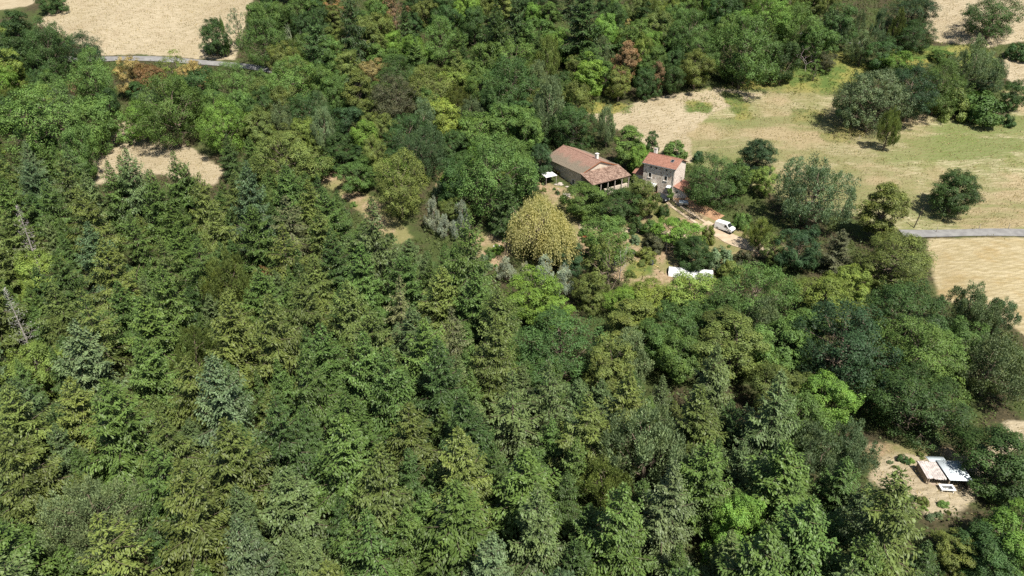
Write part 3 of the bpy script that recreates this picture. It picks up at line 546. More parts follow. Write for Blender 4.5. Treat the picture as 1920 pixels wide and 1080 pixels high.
# ---- trees one can tell apart in the photograph: kind, top pixel, crown width in pixels, height/width, colour, own label
G_FARM, G_HILL, G_WOOD, G_HEDGE = 'trees round the farm', 'trees of the wooded hillside', 'trees of the lower conifer wood', 'trees of the meadow hedgerow'
LAY = {
G_FARM: [
 ('willow',1012,366,140,1.0,'wi','big pale yellow drooping willow below the barn yard'),
 ('round',920,264,135,1.15,'md','large green tree with full crown left of the barn'),
 ('dense',1014,270,50,1.3,'db','small dark tree touching the barn beside the white canopy'),
 ('dense',1200,270,48,1.2,'lt','bright green round tree between the barn and the stone house'),
 ('tall',1180,230,62,1.5,'md','green tree standing behind the right end of the barn'),
 ('tall',1226,240,26,2.4,'dk','thin dark tree behind the stone house chimney'),
 ('bush',1265,268,46,0.7,'md','green bush at the meadow edge behind the house roof'),
 ('bush',1311,284,22,0.8,'db','small dark bush on the meadow edge beyond the house gable'),
 ('dense',1348,292,112,0.86,'dk','broad dark tree with layered crown beside the stone house gable'),
 ('tall',1392,294,52,1.6,'md','narrow green tree squeezed beside the broad dark tree at the gable'),
 ('dense',1426,263,74,1.0,'db','dark tree rising against the meadow right of the house'),
 ('round',1436,312,46,1.3,'yg','small yellow-green tree under the dark tree by the meadow'),
 ('airy',1540,300,150,0.9,'gg','wide silvery grey-green tree with bare limbs below the meadow'),
 ('bare',1487,338,52,1.2,'gy','leafless grey tree in front of the silvery tree'),
 ('round',1098,345,82,0.85,'md','dark green tree hiding the foot of the barn lean-to'),
 ('round',1155,357,86,0.78,'dk','low wide tree below the barn lean-to'),
 ('round',1203,336,68,1.05,'ol','dull olive tree in front of the stone house'),
 ('bush',1256,352,17,1.3,'md','shrub trained against the stone house front'),
 ('bush',1245,385,22,1.0,'dk','small shrub beside the dark parked car'),
 ('bush',1222,415,36,0.8,'md','green bush on the slope above the garden path'),
 ('bush',1197,405,32,0.9,'dk','dark bush left of the slope bush above the path'),
 ('round',1277,410,76,0.85,'lt','bright yellowish green tree beside the track'),
 ('dense',1302,446,68,0.95,'dk','dark green dome-shaped tree behind the white tunnel'),
 ('bush',1331,425,24,1.4,'ol','upright shrub on the verge opposite the white van'),
 ('bush',1228,440,40,0.75,'cu','dark bronze bush beside the timber frame'),
 ('bush',1398,400,34,0.8,'md','green bush right behind the white van'),
 ('airy',1432,414,56,1.1,'ol','light leafy tree in front of the white van bonnet'),
 ('round',1456,440,52,1.2,'ol','olive tree left of the dark tree below the track'),
 ('round',1508,428,78,1.15,'db','dark blue-green tree below the silvery tree'),
 ('fir',1582,428,74,1.20,'cu','brown-tinged conical tree right of the dark tree'),
 ('dense',1692,437,132,0.85,'ol','broad olive tree below the road bend'),
 ('tall',1676,337,86,1.5,'ol','egg-shaped olive tree standing above the grey road'),
 ('dense',1803,323,90,0.92,'dk','solitary dark round tree in the meadow above the road'),
 ('round',1140,405,92,1.1,'md','green tree at the middle of the garden'),
 ('sparse',1150,440,88,1.5,'ol','half-dead thin tree with forked dark trunk in the garden'),
 ('bare',1168,448,56,1.6,'gy','leafless branches rising out of the half-dead garden tree'),
 ('round',1066,456,66,0.9,'db','dark bush-like tree touching the right foot of the willow'),
 ('plume',812,370,42,1.6,'si','slender silvery tree left of the tall dark spruce'),
 ('plume',832,402,34,1.4,'si','short silvery tree nearest the slender silvery one'),
 ('round',848,370,50,1.1,'ol','olive shrub-tree between the silvery trees and the large green tree'),
 ('plume',866,378,44,1.6,'si','silver-topped tree right behind the tall dark spruce'),
 ('plume',950,482,40,1.3,'si','silvery wind-blown tree left at the willow foot'),
 ('plume',985,492,32,1.2,'si','small silvery tree among three at the willow foot'),
 ('plume',1022,478,44,1.2,'si','silvery wind-blown tree under the willow middle'),
 ('plume',1055,500,48,1.3,'si','silvery tree right of the willow foot'),
 ('round',1000,512,112,0.95,'lt','bright green tree below the willow'),
 ('bush',1355,470,48,0.9,'gg','greyish bush right of the white tunnel'),
 ('bush',1372,492,44,0.8,'ol','olive bush just below the greyish one by the tunnel'),
 ('bush',1400,470,38,0.8,'cu','dark bush on the bank below the track'),
 ('bush',1215,468,36,0.55,'ol','low flat bush left below the timber frame'),
 ('bush',845,318,42,0.9,'lt','bright shrub in the small clearing left of the large tree'),
 ('bush',830,340,34,0.7,'gg','pale shrub in the small clearing'),
 ('dense',850,246,66,0.9,'dk','dark round tree above the small clearing'),
],
G_HEDGE: [
 ('round',1618,142,84,1.1,'db','dark tree at the left end of the meadow hedgerow'),
 ('bare',1628,150,50,1.3,'gy','grey leafless tree inside the meadow hedgerow'),
 ('round',1652,128,104,1.15,'gg','grey-green tree behind the leafless one in the hedgerow'),
 ('airy',1676,204,42,1.9,'ol','slim young tree with bare trunk on the dry meadow'),
 ('round',1724,118,104,1.05,'db','big dark tree in the middle of the hedgerow'),
 ('round',1775,116,90,1.1,'md','green tree right of the big dark hedgerow tree'),
 ('airy',1838,76,92,1.2,'gg','tall grey-green tree at the upper hedgerow'),
 ('round',1866,112,58,1.4,'db','grey dark tree at the right end of the upper hedgerow'),
 ('bush',1845,180,84,0.55,'md','low green thicket below the upper hedgerow'),
 ('bush',1790,165,60,0.9,'ol','olive bush in the hedgerow foot'),
 ('dense',1908,152,46,1.2,'dk','dark tree cut by the frame beyond the hedgerow'),
 ('bush',1894,215,26,0.8,'dk','small dark bush by the meadow corner'),
 ('round',1662,74,64,0.9,'dk','dark round tree above the fern bank'),
 ('round',1690,96,64,0.75,'lt','light green tree at the fern bank'),
 ('airy',1624,62,54,1.1,'gg','grey-green tree beside the far road'),
 ('dense',1722,-12,88,0.8,'db','dark tree above the far road by the pale field'),
 ('dense',1722,38,74,0.75,'dk','dark round tree in front of the taller one by the far road'),
 ('round',1876,-14,108,0.75,'dk','broad dark tree casting shade on the far pale field'),
 ('bush',1912,84,38,0.7,'dk','dark bush at the frame edge below the broad tree'),
 ('round',1770,92,40,0.6,'md','low green tree on the fern bank top'),
 ('plume',1618,18,28,2.2,'gg','slim poplar beside the far road, first of three'),
 ('plume',1655,14,34,2.0,'gg','slim poplar in the middle of three by the far road'),
 ('plume',1688,16,34,2.0,'ol','slim poplar at the right of three by the far road'),
 ('round',1585,8,66,1.2,'dk','dark tree left of the three poplars'),
 ('sparse',1532,110,34,1.2,'md','small tree alone on the fern slope'),
 ('bare',1520,84,40,1.2,'gy','grey leafless tree at the wood corner above the fern slope'),
 ('round',1553,96,38,1.0,'cu','dark scrubby tree at the top of the fern slope'),
],
G_HILL: [
 ('round',72,32,84,1.5,'dk',None),('tall',22,12,72,1.6,'dk',None),('round',92,-14,44,0.8,'dk','small dark tree in the far pale field corner'),
 ('round',12,66,70,1.3,'dk',None),('round',146,58,78,1.05,'db','dark tree at the left end of the far road'),('round',158,98,84,1.35,'md',None),
 ('round',75,152,158,0.95,'md','very broad green tree at the left frame edge'),('round',172,186,86,1.1,'md',None),('round',12,172,70,1.1,'dk',None),('sparse',132,150,34,1.0,'br',None),
 ('round',238,108,60,1.2,'sw','straw coloured tree beside the rust coloured one'),('round',272,120,52,1.2,'ru','rust coloured tree below the far road'),
 ('sparse',322,92,60,1.1,'yg',None),('round',356,114,52,1.1,'sw',None),('round',306,136,112,1.25,'md','full green tree above the pale clearing'),
 ('round',262,188,70,1.1,'lt',None),('dense',370,130,66,1.4,'dk',None),('round',432,120,84,1.1,'md',None),('round',410,186,88,1.2,'lt',None),('round',492,150,64,1.2,'ol',None),
 ('round',540,112,100,1.0,'md',None),('round',574,172,92,1.1,'dk',None),('dense',528,252,132,0.75,'ol','low wide olive tree above the spruce wood edge'),('round',640,276,56,0.9,'dk',None),
 ('dense',395,36,60,1.1,'dk','dark tree standing alone on the far pale field edge'),('plume',414,34,14,5.0,'md','ivy-covered pole-thin tree beside the lone dark tree'),
 ('sparse',440,14,38,2.0,'gg','thin see-through tree on the far field edge'),('round',492,38,84,1.1,'md',None),('bare',545,40,48,1.6,'gy','leafless grey tree above the far road end'),
 ('dense',498,-14,64,1.0,'dk',None),('spruce',586,12,66,2.0,'sd',None),('round',560,-8,62,1.1,'md',None),('sparse',622,-10,40,1.3,'ru',None),('round',612,70,62,1.1,'md',None),
 ('spruce',650,-24,76,2.0,'sd',None),('round',692,22,62,1.2,'ol',None),('sparse',738,-14,56,1.2,'br',None),('round',742,100,84,1.0,'dk',None),('round',772,66,54,1.2,'lt',None),
 ('round',826,34,80,1.1,'md',None),('dense',836,-8,64,1.0,'dk',None),('spruce',926,2,92,1.9,'sd','dark conical spruce near the top of the wood'),('fir',966,-24,60,2.1,'sd',None),
 ('bare',852,-6,48,1.2,'br',None),('fir',860,92,62,1.51,'ol',None),('round',906,80,74,1.2,'md',None),('round',962,70,82,1.1,'md',None),('round',1008,36,70,1.1,'md',None),('fir',1096,-30,112,1.9,'sd','tall very dark spruce with ragged outline'),
 ('round',1040,58,54,1.2,'lt',None),('round',1150,6,56,1.3,'dk',None),('sparse',1180,34,28,1.4,'sw',None),('tall',1110,92,66,1.5,'lt','bright upright tree above the yellow ferns'),
 ('tall',1176,70,48,2.0,'br','dry brown tree at the wood edge above the meadow'),('tall',1236,110,28,2.4,'br','narrow dry brown tree at the wood edge'),('round',1214,128,44,1.3,'dk',None),('round',1264,118,46,1.3,'dk',None),
 ('round',1200,38,64,1.2,'md',None),('round',1234,18,64,1.1,'ol',None),('round',1262,-8,48,1.1,'yg',None),
 ('round',648,96,54,1.1,'ol',None),('round',700,108,50,1.2,'sw','straw coloured tree inside the hillside wood'),('tall',662,130,60,1.3,'gg',None),('dense',738,142,104,0.9,'cu','dark bronze dome-shaped tree inside the hillside wood'),
 ('round',800,120,96,0.9,'ol',None),('round',852,128,64,1.0,'yg',None),('round',958,112,124,0.9,'dk',None),('round',830,190,76,0.9,'yg',None),('airy',882,184,54,1.2,'gg',None),('round',924,176,54,1.0,'ol',None),
 ('airy',1026,150,80,1.5,'gg','tall silvery green tree behind the barn'),('dense',1078,194,86,1.0,'dk',None),('airy',1140,204,46,1.6,'gg',None),('round',950,196,82,1.0,'md',None),('round',896,212,82,0.9,'md',None),
 ('round',716,214,54,1.2,'ol',None),('round',650,200,58,1.1,'db',None),('round',766,212,92,1.0,'dk',None),('airy',788,240,98,1.05,'bl','blue-silver tree above the large leafy one'),('round',744,282,106,1.3,'ol','tall leafy tree above the orange earth strip'),
 ('round',668,300,72,0.9,'md',None),('round',1302,14,84,1.1,'md',None),('round',1322,60,74,1.1,'md',None),('round',1404,36,126,1.0,'md','wide green tree in the wood right of the dry brown trees'),('round',1444,-10,94,1.0,'lt',None),
 ('round',1364,-10,64,1.1,'dk',None),('round',1310,96,64,1.1,'ol',None),('dense',1382,100,46,1.3,'dk',None),('round',1474,80,64,1.2,'dk',None),('round',1540,46,66,1.1,'md',None),('airy',1562,22,54,1.2,'gg',None),
 ('round',1500,10,80,1.1,'md',None),('dense',635,250,60,1.0,'dk',None),('round',480,205,74,1.0,'ol',None),('round',590,290,60,0.8,'md',None),('round',1220,60,50,1.3,'lt',None),('dense',1010,210,60,1.1,'dk',None),
],
G_WOOD: [
 ('round',1422,498,150,0.95,'md',None),('round',1306,518,108,0.85,'yg','yellow-green tree right below the white tunnel'),('round',1222,528,80,0.9,'yg',None),('round',1550,520,104,0.95,'yg',None),('round',1604,506,76,0.95,'yg','yellowish tree below the broad olive tree'),
 ('dense',1722,532,150,0.95,'dk',None),('airy',1828,538,92,1.05,'gg',None),('airy',1884,560,64,1.2,'gg',None),('airy',1880,636,134,0.95,'gg','big silvery grey-green tree at the right frame edge'),
 ('dense',1604,575,200,0.9,'db','huge dark blue-green oak above the shed clearing'),('round',1742,615,168,0.9,'md','large bright-topped tree above the shed'),('dense',1735,700,185,0.70,'dk',None),('round',1385,610,130,1.0,'ol',None),
 ('round',1560,708,96,1.2,'lt','bright green tree left of the shed clearing'),('dense',1050,592,170,0.85,'dk',None),('round',1172,540,70,0.9,'lt',None),('round',1110,520,70,0.9,'ol',None),('airy',1185,625,100,1.1,'gg',None),('round',1480,600,120,1.0,'md',None),
 ('round',1040,560,76,1.0,'lt',None),('round',58,474,80,1.3,'yg','yellow-green tree at the left frame edge among spruces'),('round',48,650,104,1.2,'yg','lower yellow-green tree at the left frame edge'),('airy',416,480,104,1.4,'so','ochre birch-like tree inside the spruce wood'),('airy',352,618,84,1.5,'so','ochre tree with pale trunk inside the spruce wood'),
 ('sparse',486,500,34,1.5,'ru',None),('snag',30,384,64,2.6,'gy','grey dead spruce at the left frame edge, the upper one'),('snag',12,540,70,2.6,'gy','grey dead spruce at the left frame edge, the lower one'),
 ('airy',160,905,200,1.0,'gg','big pale grey-green tree in the bottom corner'),('airy',1222,764,160,1.25,'gg',None),('round',1392,945,104,1.4,'lt','bright green tree at the bottom among grey-green spruces'),
 ('round',1935,965,150,0.85,'lt','light green tree in the bottom right corner'),('dense',1900,824,150,0.8,'dk','dark tree right of the shed'),
 ('spruce',692,366,130,1.76,'sg','tall grey-green spruce beside the orange earth strip'),('spruce',884,390,134,1.85,'sp','tall dark spruce left of the pale willow'),('spruce',500,545,138,1.76,'so',None),('spruce',572,640,132,1.76,'sp',None),
 ('thin',846,572,92,1.82,'sh','brownish half-dry spruce in the middle of the wood'),('thin',744,518,96,1.82,'sh','greyish half-dry spruce left of the brownish one'),('spruce',702,828,150,1.82,'so','olive spruce with sharp tip in the lower wood'),
 ('spruce',330,868,185,1.68,'so','large olive spruce with long drooping limbs, bottom left'),('fir',446,978,150,1.76,'sb','blue-grey fir at the bottom edge, left half'),('fir',914,1000,140,1.76,'sb','blue-grey fir at the bottom edge, middle'),
 ('fir',1004,916,150,1.76,'sg',None),('spruce',1702,888,215,1.51,'so','big drooping spruce in front of the shed clearing'),('fir',1262,866,150,1.76,'sb',None),('fir',392,664,150,1.68,'sb','blue-grey fir left of the wood middle'),
 ('spruce',236,278,96,1.82,'sg','spruce standing out against the pale clearing, the one to the left'),('fir',322,284,94,1.76,'sp','spruce standing out against the pale clearing, the one to the right'),('fir',452,302,104,1.76,'bl',None),('spruce',40,262,70,1.76,'sb',None),
 ('spruce',110,284,84,1.76,'so',None),('spruce',1465,700,150,1.82,'sg',None),('fir',1345,640,110,1.82,'sg',None),('airy',1535,800,120,1.3,'gg',None),('airy',1598,800,96,1.2,'gg',None),('fir',1592,858,108,1.5,'sp',None),('spruce',1622,905,96,1.5,'sg',None),('sparse',1190,958,70,1.5,'ru','thin rust-leaved tree with pale trunk near the bottom'),('airy',1140,872,104,1.3,'so','ochre airy tree in the lower middle of the wood'),('fir',1640,1000,150,1.68,'sp',None),('round',1800,1010,80,0.9,'ol',None),('round',1862,1000,110,0.9,'dk',None),('spruce',222,292,80,1.8,'sp',None),('fir',345,306,74,1.8,'sp',None),('spruce',200,300,84,1.82,'sp',None),('fir',282,318,88,1.73,'sp',None),('spruce',372,322,84,1.82,'so',None),('spruce',160,318,84,1.82,'sg',None),
],
}
for grp, rows in LAY.items():
    for kind, px, py, wpx, ratio, pal, lab in rows:
        tree_at(kind, px, py, wpx, ratio, pal, lab, grp)

def in_poly(x, y, poly):
    c = False
    for (x1, y1), (x2, y2) in zip(poly, poly[1:]+poly[:1]):
        if (y1 > y) != (y2 > y) and x < (x2-x1)*(y-y1)/(y2-y1)+x1: c = not c
    return c
CLEAR = [wp(q) for q in Z['straw']+Z['meadow']+Z['gold']] + [wp(Z['earth'][0]), wp(Z['earth'][2]), wp(Z['earth'][5])] + [wp([(990,350),(1040,380),(1090,440),(1060,520),(1180,545),(1340,545),(1450,480),(1460,430),(1400,340),(1300,300),(1230,280),(1180,310),(1030,275),(990,300)])]
def clear_of(x, y, r):
    for q in CLEAR:
        if in_poly(x, y, q): return False
    for L, d in ((ROAD1, 4.5), (ROAD2, 4), (ROAD3, 4), (TRACK, 4), (PATHB, 2.5)):
        if line_dist(np.array([x]), np.array([y]), L)[0] < d: return False
    return True
KEEP = [[(1630,730),(1700,690),(1860,690),(1860,860),(1640,860)], [(1640,845),(1700,838),(1700,900),(1660,895),(1632,880)], [(1650,845),(1720,838),(1818,852),(1818,925),(1790,960),(1740,940),(1690,900)], [(190,290),(196,258),(232,248),(330,284),(392,314),(300,292)],
        [(600,318),(640,332),(705,375),(760,440),(735,452),(690,405),(640,365)], [(1000,285),(1060,270),(1190,300),(1300,285),(1300,370),(1400,455),(1340,545),(1180,540),(1090,470),(1080,430),(1010,350)],
        [(1590,425),(1930,425),(1930,600),(1850,560),(1770,540),(1760,450)], [(185,104),(450,112),(450,126),(185,120)], [(150,0),(460,0),(430,100),(200,100),(100,45)], [(1180,205),(1300,180),(1420,165),(1550,180),(1560,300),(1310,300)]]
def blocks(x, y, w, h):
    for zf in (0.95, 0.7, 0.45):
        for a in (-0.45, 0, 0.45):
            q = project(x+a*w*(1.2-zf), y, gz(x, y)+zf*h)
            if any(in_poly(q[0], q[1], k) for k in KEEP): return True
    return False
def fill(poly, n_try, kinds, gap, group, seed, hr, wr, py_max=1110):
    """more trees of the same wood, none closer than its neighbours' crowns allow, tops inside the outline seen in the photograph"""
    g = random.Random(seed); n = 0
    for _ in range(n_try):
        kind, pals = g.choice(kinds); w = g.uniform(*wr); h = w*g.uniform(*hr) if hr[1] < 4 else g.uniform(*hr)
        px, py = g.uniform(-90, 2010), g.uniform(-50, py_max)
        if not in_poly(px, py, poly): continue
        x, y = at(px, py, h)
        if any((x-q['x'])**2+(y-q['y'])**2 < (gap*(w+min(q['w'], 12))/2)**2 for q in TREES): continue
        if not clear_of(x, y, w/2) or blocks(x, y, w, h): continue
        add_tree(kind, x, y, w, h, g.choice(pals), None, group); n += 1
    return n
WOODP = [(-90,272),(40,258),(130,270),(170,318),(300,325),(405,328),(425,296),(470,288),(600,308),(650,365),(700,380),(750,440),(850,440),(925,515),(1000,660),(1130,700),(1300,690),(1400,740),(1480,800),(1600,905),(1680,985),(1790,1030),(1800,1110),(-90,1110)]
CON = [('spruce', ['so', 'sp', 'so', 'sg']), ('spruce', ['sp', 'so', 'sd']), ('fir', ['sg', 'sp', 'sb', 'sp']), ('fir', ['sp', 'sp', 'bl']), ('spruce', ['so', 'sg', 'sp']), ('thin', ['sh', 'so', 'sg', 'sp']), ('fir', ['sp', 'so'])]
n1 = fill(WOODP, 22000, CON, 0.66, G_WOOD, 5, (13.5, 18.0), (9.8, 12.6))
n1b = fill(WOODP, 9000, [('spruce', ['sp', 'so', 'sd']), ('fir', ['sp', 'sg', 'sp']), ('spruce', ['sp', 'sd'])], 0.58, G_WOOD, 15, (7.5, 11.5), (5.0, 7.0))
MIXP = [(760,470),(850,480),(950,545),(1000,580),(1150,560),(1340,540),(1500,540),(1640,560),(1800,570),(1930,650),(1930,800),(1870,800),(1680,830),(1600,900),(1480,800),(1400,740),(1300,690),(1130,700),(1000,660),(920,540)]
BRO = [('round', ['md', 'ol', 'dk', 'md']), ('round', ['md', 'dk', 'lt']), ('dense', ['dk', 'md']), ('airy', ['gg', 'ol']), ('tall', ['md', 'ol'])]
n2 = fill(MIXP, 2500, BRO, 0.62, G_WOOD, 6, (0.95, 1.3), (7.5, 11.0))
HILLP = [(-60,20),(60,40),(110,80),(200,100),(205,150),(235,165),(250,140),(460,138),(520,120),(470,70),(480,-50),(1560,-50),(1580,60),(1500,90),(1430,120),(1300,140),(1190,160),(1060,175),(1120,230),(1000,260),(985,330),(880,330),(810,280),(700,330),(600,300),(520,250),(430,280),(380,230),(250,200),(205,240),(-60,280)]
n3 = fill(HILLP, 5000, BRO+[('round', ['ol', 'yg', 'lt']), ('round', ['md', 'ol']), ('spruce', ['sd', 'sp']), ('tall', ['dk', 'md']), ('tall', ['md', 'ol']), ('fir', ['sd', 'sp'])], 0.62, G_HILL, 7, (1.15, 1.7), (5.8, 9.2))
def bushes(poly, n_try, wr, seed, pals):
    g = random.Random(seed); Pw = wp(poly); n = 0; x0, x1 = min(p[0] for p in Pw), max(p[0] for p in Pw); y0, y1 = min(p[1] for p in Pw), max(p[1] for p in Pw)
    for _ in range(n_try):
        x, y, w = g.uniform(x0, x1), g.uniform(y0, y1), g.uniform(*wr)
        if not in_poly(x, y, Pw): continue
        if any((x-q['x'])**2+(y-q['y'])**2 < (0.42*(w+q['w']))**2 for q in TREES): continue
        if any(line_dist(np.array([x]), np.array([y]), L)[0] < d+w/2 for L, d in ((TRACK, 2.2), (PATHB, 1.2))): continue
        add_tree('bush', x, y, w, w*g.uniform(0.5, 0.85), g.choice(pals), None, G_FARM); n += 1
n4 = sum(bushes(p, t_, w_, 20+i, ['md', 'ol', 'gg', 'lt', 'ol', 'dk']) or 0 for i, (p, t_, w_) in enumerate((
    ([(1085,432),(1240,438),(1330,455),(1440,472),(1350,500),(1340,520),(1250,480),(1180,520),(1070,470)], 220, (0.9, 2.4)), ([(1200,375),(1240,380),(1290,410),(1230,425),(1195,410)], 60, (0.8, 1.8)),
    ([(1290,395),(1350,410),(1400,440),(1460,460),(1480,430),(1400,400)], 60, (1.0, 2.4)), ([(600,318),(650,330),(705,368),(775,445),(740,462),(690,410)], 40, (0.8, 2.2)), ([(800,440),(960,430),(950,500),(890,510)], 60, (1.0, 2.6)),
    ([(1000,340),(1060,352),(1090,395),(1050,380),(1010,355)], 30, (0.6, 1.4)), ([(1640,845),(1720,835),(1760,850),(1680,880)], 40, (0.8, 2.0)), ([(1690,930),(1750,940),(1810,960),(1750,985)], 30, (0.6, 1.5)))))


# ---- labels: the trees without one of their own are told apart by colour, habit and where their top shows
MARKS = {'broad dark tree': 'broad dark tree by the gable', 'dark green dome': 'dark dome-shaped tree', 'bright yellowish green tree beside': 'bright tree beside the track', 'half-dead thin': 'half-dead garden tree', 'slender silvery': 'slender silvery tree', 'light leafy tree': 'light leafy tree by the van', 'dull olive': 'dull olive tree', 'greyish bush': 'greyish bush by the tunnel', 'upright shrub': 'upright verge shrub', 'silvery tree right of': 'silvery tree by the willow foot', 'dark green tree hiding': 'tree below the lean-to', 'dark bronze bush': 'dark bronze bush', 'low flat bush': 'low flat bush', 'green bush on the slope': 'slope bush','pale yellow drooping': 'pale yellow willow', 'large green tree with full': 'large tree left of the barn', 'grey dead spruce at the left frame edge, the upper': 'upper dead spruce', 'grey dead spruce at the left frame edge, the lower': 'lower dead spruce',
 'yellow-green tree at the left frame edge among': 'upper yellow-green edge tree', 'lower yellow-green': 'lower yellow-green edge tree', 'ochre birch-like': 'ochre birch-like tree', 'ochre tree with pale': 'ochre tree with pale trunk', 'big pale grey-green': 'pale tree in the bottom corner',
 'bright green tree at the bottom': 'bright green tree at the bottom', 'light green tree in the bottom': 'light green tree in the corner', 'dark tree right of the shed': 'dark tree beside the shed', 'tall grey-green spruce': 'tall spruce by the orange strip', 'tall dark spruce left': 'tall dark spruce by the willow',
 'brownish half-dry': 'brownish half-dry spruce', 'greyish half-dry': 'greyish half-dry spruce', 'olive spruce with sharp': 'sharp-tipped olive spruce', 'large olive spruce': 'large drooping olive spruce', 'blue-grey fir at the bottom edge, left': 'bottom-edge fir in the left half', 'blue-grey fir at the bottom edge, middle': 'bottom-edge fir in the middle',
 'big drooping spruce': 'drooping spruce by the shed', 'blue-grey fir left': 'blue-grey fir near the wood middle', 'clearing, the one to the left': 'left spruce against the clearing', 'clearing, the one to the right': 'right spruce against the clearing', 'huge dark': 'huge dark oak', 'large bright-topped': 'bright-topped tree above the shed',
 'bright green tree left of the shed': 'bright tree by the shed clearing', 'big silvery grey-green': 'silvery tree at the frame edge', 'yellow-green tree right below': 'yellow-green tree below the tunnel', 'yellowish tree below': 'yellowish tree', 'very broad green': 'very broad green tree', 'full green tree above': 'full green tree above the clearing',
 'dark tree at the left end of the far': 'dark tree at the far road', 'low wide olive': 'low wide olive tree', 'dark tree standing alone': 'lone dark tree on the field', 'leafless grey tree above': 'leafless tree at the road end', 'dark conical': 'dark conical spruce', 'tall very dark': 'ragged very dark spruce', 'bright upright': 'bright upright tree',
 'dry brown tree at': 'dry brown tree', 'straw coloured tree inside': 'straw coloured wood tree', 'dark bronze dome': 'bronze dome-shaped tree', 'tall silvery green': 'silvery tree behind the barn', 'blue-silver': 'blue-silver tree', 'tall leafy tree': 'tall tree above the orange strip', 'wide green tree in': 'wide tree near brown trees',
 'rust coloured tree': 'rust coloured tree', 'bright green tree below the willow': 'bright tree below the willow', 'grey leafless tree at the wood': 'leafless tree at the wood corner', 'dark tree left of the three': 'dark tree by the poplars', 'small dark tree in the far': 'small tree in the field corner'}
marks = [(q, s) for q in TREES if q['label'] for k, s in MARKS.items() if k in q['label']]
ORD = ['nearest', 'second', 'third', 'fourth', 'fifth', 'sixth', 'seventh', 'eighth', 'ninth', 'tenth', 'eleventh', 'twelfth', 'thirteenth']
buckets = {}
for q in TREES:
    if q['label']: continue
    qx, qy = q['px'], q['py'] + 30
    mk, s = min(marks, key=lambda e: math.hypot(e[0]['px']-qx, e[0]['py']+30-qy)); dx, dy = qx-mk['px'], qy-30-mk['py']; d = math.hypot(dx, dy); an = math.degrees(math.atan2(-dy, dx)) % 360
    side = ['right of', 'above right of', 'above', 'above left of', 'left of', 'below left of', 'below', 'below right of'][int((an+22.5)//45) % 8]
    size = ('small ' if q['w'] < 1.5 else '') if q['kind'] == 'bush' else 'young ' if q['w'] < 7.1 and q['kind'] in ('spruce', 'fir', 'thin') else 'tall ' if q['h'] > 16.0 and q['kind'] in ('spruce', 'fir', 'thin') else 'short ' if q['h'] < 14.0 and q['kind'] in ('spruce', 'fir', 'thin') else ''
    buckets.setdefault((size+q['tint']+' '+q['word'], side, s), []).append((d, q))
for (what, side, s), rows in buckets.items():
    for i, (d, q) in enumerate(sorted(rows, key=lambda e: e[0])):
        q['label'] = ('' if len(rows) == 1 else ORD[min(i, 12)]+' ') + f"{what} {side} the {s}" 
for q in TREES: tag(q['o'], q['label'], 'bush' if q['kind'] == 'bush' else 'tree', q['group'])

# ------------------------------------------------------------------ farm buildings
def wallmat(name, c1, c2, c3, scale, mortar, msize=0.06):
    """rubble stone: stones of differing tone in pale mortar"""
    m, t, out = new_mat(name); co = N(t, 'ShaderNodeTexCoord')
    nz = N(t, 'ShaderNodeTexNoise'); nz.inputs['Scale'].default_value = 3.0; t.links.new(co.outputs['Object'], nz.inputs['Vector'])
    wv = N(t, 'ShaderNodeVectorMath', operation='MULTIPLY_ADD'); t.links.new(nz.outputs['Color'], wv.inputs[0]); wv.inputs[1].default_value = (.25,)*3; t.links.new(co.outputs['Object'], wv.inputs[2])
    vo = N(t, 'ShaderNodeTexVoronoi', feature='F1'); vo.inputs['Scale'].default_value = scale; t.links.new(wv.outputs[0], vo.inputs['Vector'])
    ve = N(t, 'ShaderNodeTexVoronoi', feature='DISTANCE_TO_EDGE'); ve.inputs['Scale'].default_value = scale; t.links.new(wv.outputs[0], ve.inputs['Vector'])
    sp = N(t, 'ShaderNodeSeparateColor'); t.links.new(vo.outputs['Color'], sp.inputs[0])
    c = mix(t, ramp(t, sp.outputs[0], 0.1, 0.9), c1, c2); c = mix(t, ramp(t, sp.outputs[1], 0.6, 0.9), c, c3)
    c = mix(t, ramp(t, ve.outputs['Distance'], msize*0.4, msize*1.6), mortar, c)
    c = mix(t, ramp(t, noise(t, 0.7, 5), 0.5, 0.8, 0, 0.45), c, tuple(q*0.75 for q in c1))
    principled(t, out, c, 0.92, 0.1, ramp(t, ve.outputs['Distance'], 0, msize*2), 0.6, 0.04); M[name] = m
wallmat('stone', (0.56, 0.48, 0.39), (0.68, 0.60, 0.51), (0.38, 0.29, 0.22), 2.4, (0.70, 0.63, 0.54))
wallmat('stone_pale', (0.68, 0.58, 0.51), (0.76, 0.67, 0.60), (0.56, 0.46, 0.40), 3.4, (0.74, 0.66, 0.58), 0.04)
plain('render', (0.55, 0.47, 0.38), 0.9, 0.1, 0.12, 0.9)
plain('wood_door', (0.42, 0.17, 0.045), 0.6, 0.3, 0.2, 3)
plain('old_wood', (0.30, 0.24, 0.18), 0.85, 0.15, 0.3, 4, bump=12); plain('dark_wood', (0.06, 0.05, 0.04), 0.8, 0.2)
plain('grey_wood', (0.36, 0.31, 0.27), 0.85, 0.15, 0.25, 4, bump=12)
plain('white_plaster', (0.74, 0.71, 0.65), 0.85, 0.2, 0.08); plain('trim', (0.70, 0.62, 0.52), 0.8, 0.2, 0.1)
plain('white_paint', (0.80, 0.80, 0.79), 0.28, 0.5, 0.03, 1.5); plain('black_paint', (0.018, 0.020, 0.026), 0.22, 0.5, 0.1)
plain('glass', (0.02, 0.024, 0.028), 0.08, 0.6, 0.1); plain('rubber', (0.02, 0.02, 0.02), 0.85, 0.2); plain('steel', (0.42, 0.43, 0.44), 0.4, 0.5, 0.15, 3, 0.7)
